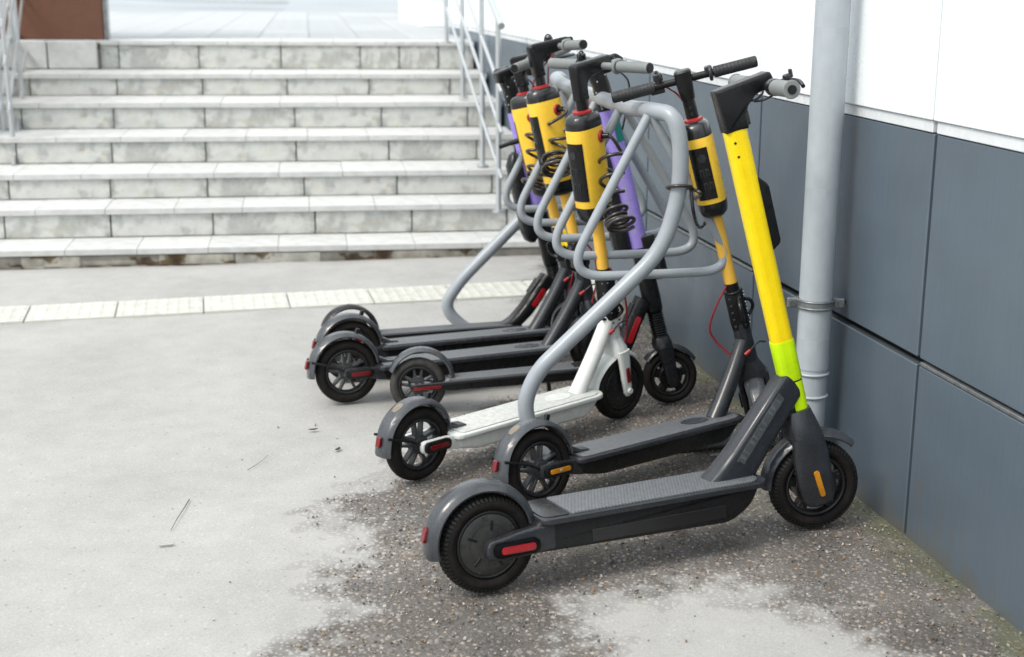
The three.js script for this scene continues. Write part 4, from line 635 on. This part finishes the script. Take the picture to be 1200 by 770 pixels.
{ // its lock cable, looped round the upright of the rack
  const { o, local, fpt } = SB; const c = V(0.510, 0.880, -4.083), bt = fpt(V(0.02, 0.70, 0.03)), w = [];
  for (let k = 0; k <= 22; k++) { const a = k / 22 * Math.PI * 2 - 0.3; w.push(local(V(c.x + Math.cos(a) * 0.036, c.y + 0.010 * Math.sin(a * 1) , c.z + Math.sin(a) * 0.036))); }
  const e = local(V(c.x + 0.06, c.y - 0.012, c.z + 0.03));
  part(o, 'lock_cable', tube(new THREE.CatmullRomCurve3([fpt(V(0.03, 0.78, -0.040)), fpt(V(0.05, 0.745, -0.065)), e, ...w, local(V(c.x + 0.045, c.y - 0.075, c.z + 0.0)), fpt(V(0.04, 0.645, -0.05)), fpt(V(0.02, 0.69, -0.01))], false, 'centripetal').getPoints(160), 0.0056, 10), M.cable);
}
slim('pale white slim scooter with yellow battery tube, third from the camera', [-0.2888, -3.9045, -42.12, -0.7, 0.8918, 10.77], { colour: 'white', bat: [0.668, 0.930], lock: [0.22, 0.415], top: 1.135, refl: 'red', worn: true, socket: 62, coil: [-0.005, 2.8, 4.4], coilR: 0.042, bottomCap: 0.058 });
slim('dark slim scooter, tallest yellow battery tube, nearer of the matching dark pair', [-0.5955, -4.6787, -21.91, -4.08, 1.0022, 12.0], { bat: [0.66, 0.965], lock: [0.27, 0.42], top: 1.172, refl: 'red', socket: 62, coil: [-0.02, 1.8, 4.6], drift: [-0.42, 0, 0.2], coilR: 0.047 });
slim('dark slim scooter half hidden behind its twin, yellow battery tube and turned bars', [-0.6086, -4.9505, -20.46, -4.99, 0.9575, 13.04], { steer: -48, bat: [0.62, 0.925], lock: [0.27, 0.41], top: 1.12, refl: 'red', clip: true, socket: 60, coil: [0.0, 2.4, 3.6], drift: [0.1, 0, 0.1] });
// ---------------------------------------------------------------- scooters with a purple stem
function purpleScooter(label, prm, P) {
  const Rw = 0.1, wb = prm[4], S = scooter(label, prm, Rw, P.steer || 0), { o, F, rear, fp, fpt } = S;
  const wm = { rim: M.rim, tyre: tyreMat, spoke: M.rimGrey, disc: M.black };
  wheel(o, 'rear_wheel', rear, Rw, 0.046, 'spoke', { ...wm, tyre: tyreMatDusty }); wheel(o, 'front_wheel', F, Rw, 0.052, 'drum', { ...wm, spoke: M.black });
  const rf = part(o, 'rear_mudguard', fenderGeo(V(0.008, Rw, 0), 4, 152, t => 0.124 + 0.014 * Math.sin(Math.PI * t), t => 0.060 + 0.006 * t, 0.012, 0.005, 36), P.darkFender ? M.graphiteDark : M.fender);
  const y0 = P.deckY[0], y1 = P.deckY[1], x1 = wb - 0.235, ang = Math.atan2(y1 - y0, x1 - 0.05), tl = g => { g.rotateZ(ang); g.translate(0.05, y0, 0); return g; };
  const dk = part(o, 'deck', tl(plate(roundShape([[-0.08, -0.012, 0.012], [0.05, -0.030, 0.02], [x1 - 0.10, -0.036, 0.02], [x1 - 0.05, -0.008, 0.01], [x1 - 0.05, 0.0, 0.004], [-0.08, 0.0, 0.006]], 0.01), 0.116, 0.008, 3)), M.black);
  part(dk, 'deck_rim', tl(planPlate(-0.085, x1 - 0.02, 0.064, -0.006, 0.006, 0.03, 0.03, 0.004)), M.blackGloss);
  part(dk, 'rubber_mat', tl(planPlate(0.06, x1 - 0.06, 0.054, 0.002, 0.0095, 0.02, 0.02, 0.002)), M.deckMatBlack);
  for (const s of [1, -1]) part(dk, 'side_reflector', tl(mv(capsule(0.10, 0.013, 0.008), -0.02, -0.010, s * 0.060)), M.reflRed);
  // neck: a flat bar that leaves the deck in a bend and climbs to the steering head
  const hd = fpt(V(-0.030, P.neckTop ?? 0.30, 0)), pts = [V(x1 - 0.12, y1 - 0.012), V(x1 - 0.02, y1 - 0.002), V(x1 + 0.055, y1 + 0.055), V(lerp(x1 + 0.05, hd.x, 0.6), lerp(y1 + 0.05, hd.y, 0.6)), V(hd.x, hd.y)], sp = spline(pts, 26), secs = [];
  sp.forEach((p, i) => { const d = sp[Math.min(i + 1, 26)].clone().sub(sp[Math.max(i - 1, 0)]).normalize(); secs.push({ p, u: V(d.y, -d.x), v: V(0, 0, 1), a: 0.018 + 0.010 * Math.min(1, i / 14), b: 0.046 - 0.008 * i / 26, e: 4 }); });
  const nk = part(o, 'neck', loft(secs, 32, 0.6), M.black);
  { const a = sp[15], b = sp[21], d = b.clone().sub(a), m = a.clone().lerp(b, 0.5); for (const s of [1, -1]) { const g = capsule(d.length() * 1.0, 0.020, 0.006); g.rotateZ(Math.atan2(d.y, d.x)); part(nk, 'neck_reflector', mv(g, m.x + 0.004, m.y - 0.002, s * 0.043), M.reflRedBright); } }
  { const a = sp[14], b = sp[25], d = b.clone().sub(a), m = a.clone().lerp(b, 0.6), g = rbox(d.length() * 0.5, 0.016, 0.050, 0.004); g.rotateZ(Math.atan2(d.y, d.x)); part(nk, 'neck_cover', mv(g, m.x - 0.020, m.y + 0.020, 0), M.graphiteDark); }
  // fork with a bellows
  const bl = []; for (let k = 0; k <= 22; k++) bl.push(upSec(0, 0.150 + k * 0.0045, 0, k % 2 ? 0.030 : 0.025, k % 2 ? 0.030 : 0.025));
  const fk = fp('fork', [loft([upSec(0.0, 0.108, 0, 0.034, 0.046, 3), upSec(0, 0.130, 0, 0.034, 0.044, 3), upSec(0, 0.152, 0, 0.030, 0.030, 2.4)], 32, 0.7), ...[1, -1].map(s => loft([upSec(0.0, -0.032, s * 0.041, 0.012, 0.006, 2.4), upSec(0, -0.015, s * 0.042, 0.022, 0.011, 3), upSec(0, 0.04, s * 0.042, 0.024, 0.012, 3), upSec(0, 0.115, s * 0.040, 0.030, 0.011, 3)], 24, 0.7))], M.graphiteDark);
  fp('bellows', loft(bl, 28, 0.2), M.black, fk);
  fp('front_mudguard', fenderGeo(V(0, 0, 0), 22, 132, t => 0.115 + 0.005 * Math.sin(Math.PI * t), t => 0.056, 0.012, 0.004), M.graphite);
  const ls = fp('lower_stem', [loft([upSec(0, 0.25, 0, 0.032, 0.032), upSec(0, 0.30, 0, 0.033, 0.035, 2.5), upSec(0, 0.49, 0, 0.030, 0.032, 2.3)], 28)], M.black);
  const pr = 0.034;
  const dy = P.drop || 0, st = fp('stem', rod(V(0, 0.485, 0), V(0, 0.985 - dy, 0), pr, 32), M.purple);
  if (P.sticker) { fp('teal_sticker', patch([upSec(0, 0.865, 0, pr, pr), upSec(0, 0.945, 0, pr, pr)], -12, 84, 0.0012), M.teal, st); }
  { const gs = []; const rr = rng(3); let s = 0.54; while (s < 0.80) { const h = 0.008 + 0.008 * rr(); for (let q = 0; q < 2; q++) { const a = R(100 + q * 9); gs.push(mv(rbox(0.0035, h, 0.0012, 0.0005, 1), pr * Math.cos(a), s + h / 2, pr * Math.sin(a) + 0.0002)); } s += h + 0.006; } fp('white_lettering', gs, M.tape, st); }
  // battery strapped behind the stem, lock box in front
  fp('stem_battery', loft([upSec(-0.058, P.pack[0], 0, 0.012, 0.022, 2.6), upSec(-0.062, P.pack[0] + 0.015, 0, 0.026, 0.034, 3), upSec(-0.064, P.pack[0] + 0.05, 0, 0.030, 0.037, 3), upSec(-0.062, P.pack[1] - 0.05, 0, 0.029, 0.036, 3), upSec(-0.054, P.pack[1] - 0.01, 0, 0.016, 0.024, 2.6), upSec(-0.05, P.pack[1], 0, 0.008, 0.012, 2.4)], 36, 0.8), M.graphiteDark);
  if (P.lockbox) fp('lock_box', [rod(V(0.052, 0.36, 0.012), V(0.052, 0.455, 0.012), 0.026, 24), mv(rbox(0.05, 0.05, 0.05, 0.008), 0.03, 0.50, 0.012)], M.blackGloss, ls);
  fp('upper_stem', loft([upSec(0, 0.98 - dy, 0, 0.0345, 0.0345), upSec(0, 1.07 - dy, 0, 0.031, 0.033, 2.5), upSec(-0.01, 1.13 - dy, 0, 0.032, 0.034, 3)], 28), M.black);
  { const gs = [], rr = rng(6); for (let k = 0; k < 10; k++) { const a = R(60 + 130 * rr()), s = 0.99 - dy + 0.12 * rr(); gs.push(mv(new THREE.SphereGeometry(0.0035, 8, 6), 0.0335 * Math.cos(a), s, 0.0345 * Math.sin(a))); } fp('screw', gs, M.tape); }
  const hy = 1.135 - dy, hdm = fp('steering_head', [plate(roundShape([[-0.05, hy - 0.03], [-0.05, hy + 0.015], [0.07, hy + 0.03], [0.095, hy + 0.005], [0.04, hy - 0.03]], 0.01), 0.062, 0.008, 3)], M.black);
  fp('head_lamp', [mv(new THREE.CylinderGeometry(0.016, 0.016, 0.02, 20).rotateZ(Math.PI / 2), 0.095, hy - 0.007, 0)], M.tape, hdm);
  const bar = fp('handlebar', rod(V(0.03, hy, -0.20), V(0.03, hy, 0.20), 0.0125, 16), M.black);
  for (const s of [1, -1]) { fp('grip', rod(V(0.03, hy, s * 0.085), V(0.03, hy, s * 0.205), 0.018, 22), M.gripDark); fp('thumb_lever', [mv(cylZ(0.024, 0.018, 20), 0.03, hy, s * 0.072), mv(rbox(0.05, 0.012, 0.03, 0.005), 0.010, hy - 0.016, s * 0.085)], M.graphiteDark, bar); }
  fp('cable', [tube(spline([V(0.04, hy - 0.01, 0.06), V(0.09, hy - 0.075, 0.03), V(0.07, hy - 0.155, 0.012), V(0.035, hy - 0.235, 0.006)], 20), 0.0035, 8)], M.cable);
  part(o, 'kickstand', [rod(V(x1 * 0.7, y0 - 0.02, -0.05), V(x1 * 0.7 + 0.02, 0.01, -0.135), 0.008, 10)], M.graphiteDark);
  return S;
}
purpleScooter('purple stemmed scooter with teal sticker and low narrow dark deck', [-0.3316, -4.561, -7.14, -5.2, 0.9107, 13.6], { deckY: [0.112, 0.150], pack: [0.46, 0.86], sticker: true, lockbox: true });
purpleScooter('farthest scooter, purple stem with long dark battery strapped behind it', [-0.6566, -5.1971, -19.09, -4.71, 0.9329, 12.6], { deckY: [0.108, 0.098], pack: [0.36, 0.74], darkFender: true, drop: 0.085, neckTop: 0.20 });
// ---------------------------------------------------------------- litter on the asphalt
{
  const bark = mat(0.10, 0.075, 0.055, 0.9), paper = mat(0.70, 0.70, 0.66, 0.8), leafM = mat(0.085, 0.06, 0.045, 0.9);
  const tw = (lab, pts, r, m, cat = 'twig', nm = 'twig') => { const g = tube(spline(pts, 24), t => r * (1 - 0.5 * t), 7); const o = new THREE.Mesh(g, m); o.name = numbered(nm); o.userData = { label: lab, category: cat }; o.castShadow = o.receiveShadow = true; scene.add(o); };
  tw('thin dark twig lying on the pale asphalt above the paper stick', [V(-0.955, 0.004, -3.735), V(-0.954, 0.005, -3.66), V(-0.955, 0.005, -3.58), V(-0.953, 0.004, -3.50)], 0.0014, bark);
  tw('fine bent grass stem on the asphalt left of the white scooter', [V(-0.83, 0.003, -3.98), V(-0.80, 0.004, -4.06), V(-0.79, 0.003, -4.12)], 0.0008, bark);
  const st = new THREE.Mesh(fin(rbox(0.040, 0.005, 0.007, 0.002)), paper); st.position.set(-0.941, 0.004, -3.404); st.rotation.y = 0.25; st.name = 'paper_stick'; st.userData = { label: 'small white paper stick lying on the asphalt below the twig', category: 'litter' }; st.castShadow = true; scene.add(st);
  const butt = (x, z, yaw, lab) => { const g = rod(V(-0.013, 0, 0), V(0.013, 0, 0), 0.0038, 10), o = new THREE.Mesh(g, paper); o.position.set(x, 0.005, z); o.rotation.y = yaw; o.name = numbered('cigarette_butt'); o.userData = { label: lab, category: 'cigarette butt', group: 'cigarette butts behind the front deck' }; o.castShadow = true; scene.add(o); };
  butt(0.655, -4.115, 0.2, 'farther white cigarette butt on the ground beyond the front deck'); butt(0.672, -4.085, -0.1, 'nearer white cigarette butt on the ground beyond the front deck');
  const leaf = (x, z, yaw, s, lab) => { const sh = roundShape([[-1, 0], [-0.3, 0.42], [0.6, 0.30], [1, 0.02], [0.4, -0.38], [-0.5, -0.30]], 0.2), g = new THREE.ExtrudeGeometry(sh, { depth: 0.06, bevelEnabled: false }); g.scale(s, s, s); g.rotateX(-Math.PI / 2); const p = g.attributes.position; for (let i = 0; i < p.count; i++) p.setY(i, p.getY(i) + 0.25 * p.getX(i) * p.getX(i) / s + Math.abs(p.getZ(i)) * 0.3); const o = new THREE.Mesh(fin(toCreasedNormals(g, 0.5)), leafM); o.position.set(x, 0.003, z); o.rotation.y = yaw; o.name = numbered('dead_leaf'); o.userData = { label: lab, category: 'leaf', group: 'dead leaves on the pale asphalt' }; o.castShadow = true; scene.add(o); };
  leaf(-0.679, -4.367, 0.3, 0.018, 'brown dead leaf on pale asphalt nearer the dark pair of rear wheels'); leaf(-0.57, -4.169, 1.2, 0.017, 'brown dead leaf on pale asphalt nearer the white scooter rear wheel');
}
renderer.render(scene, camera);
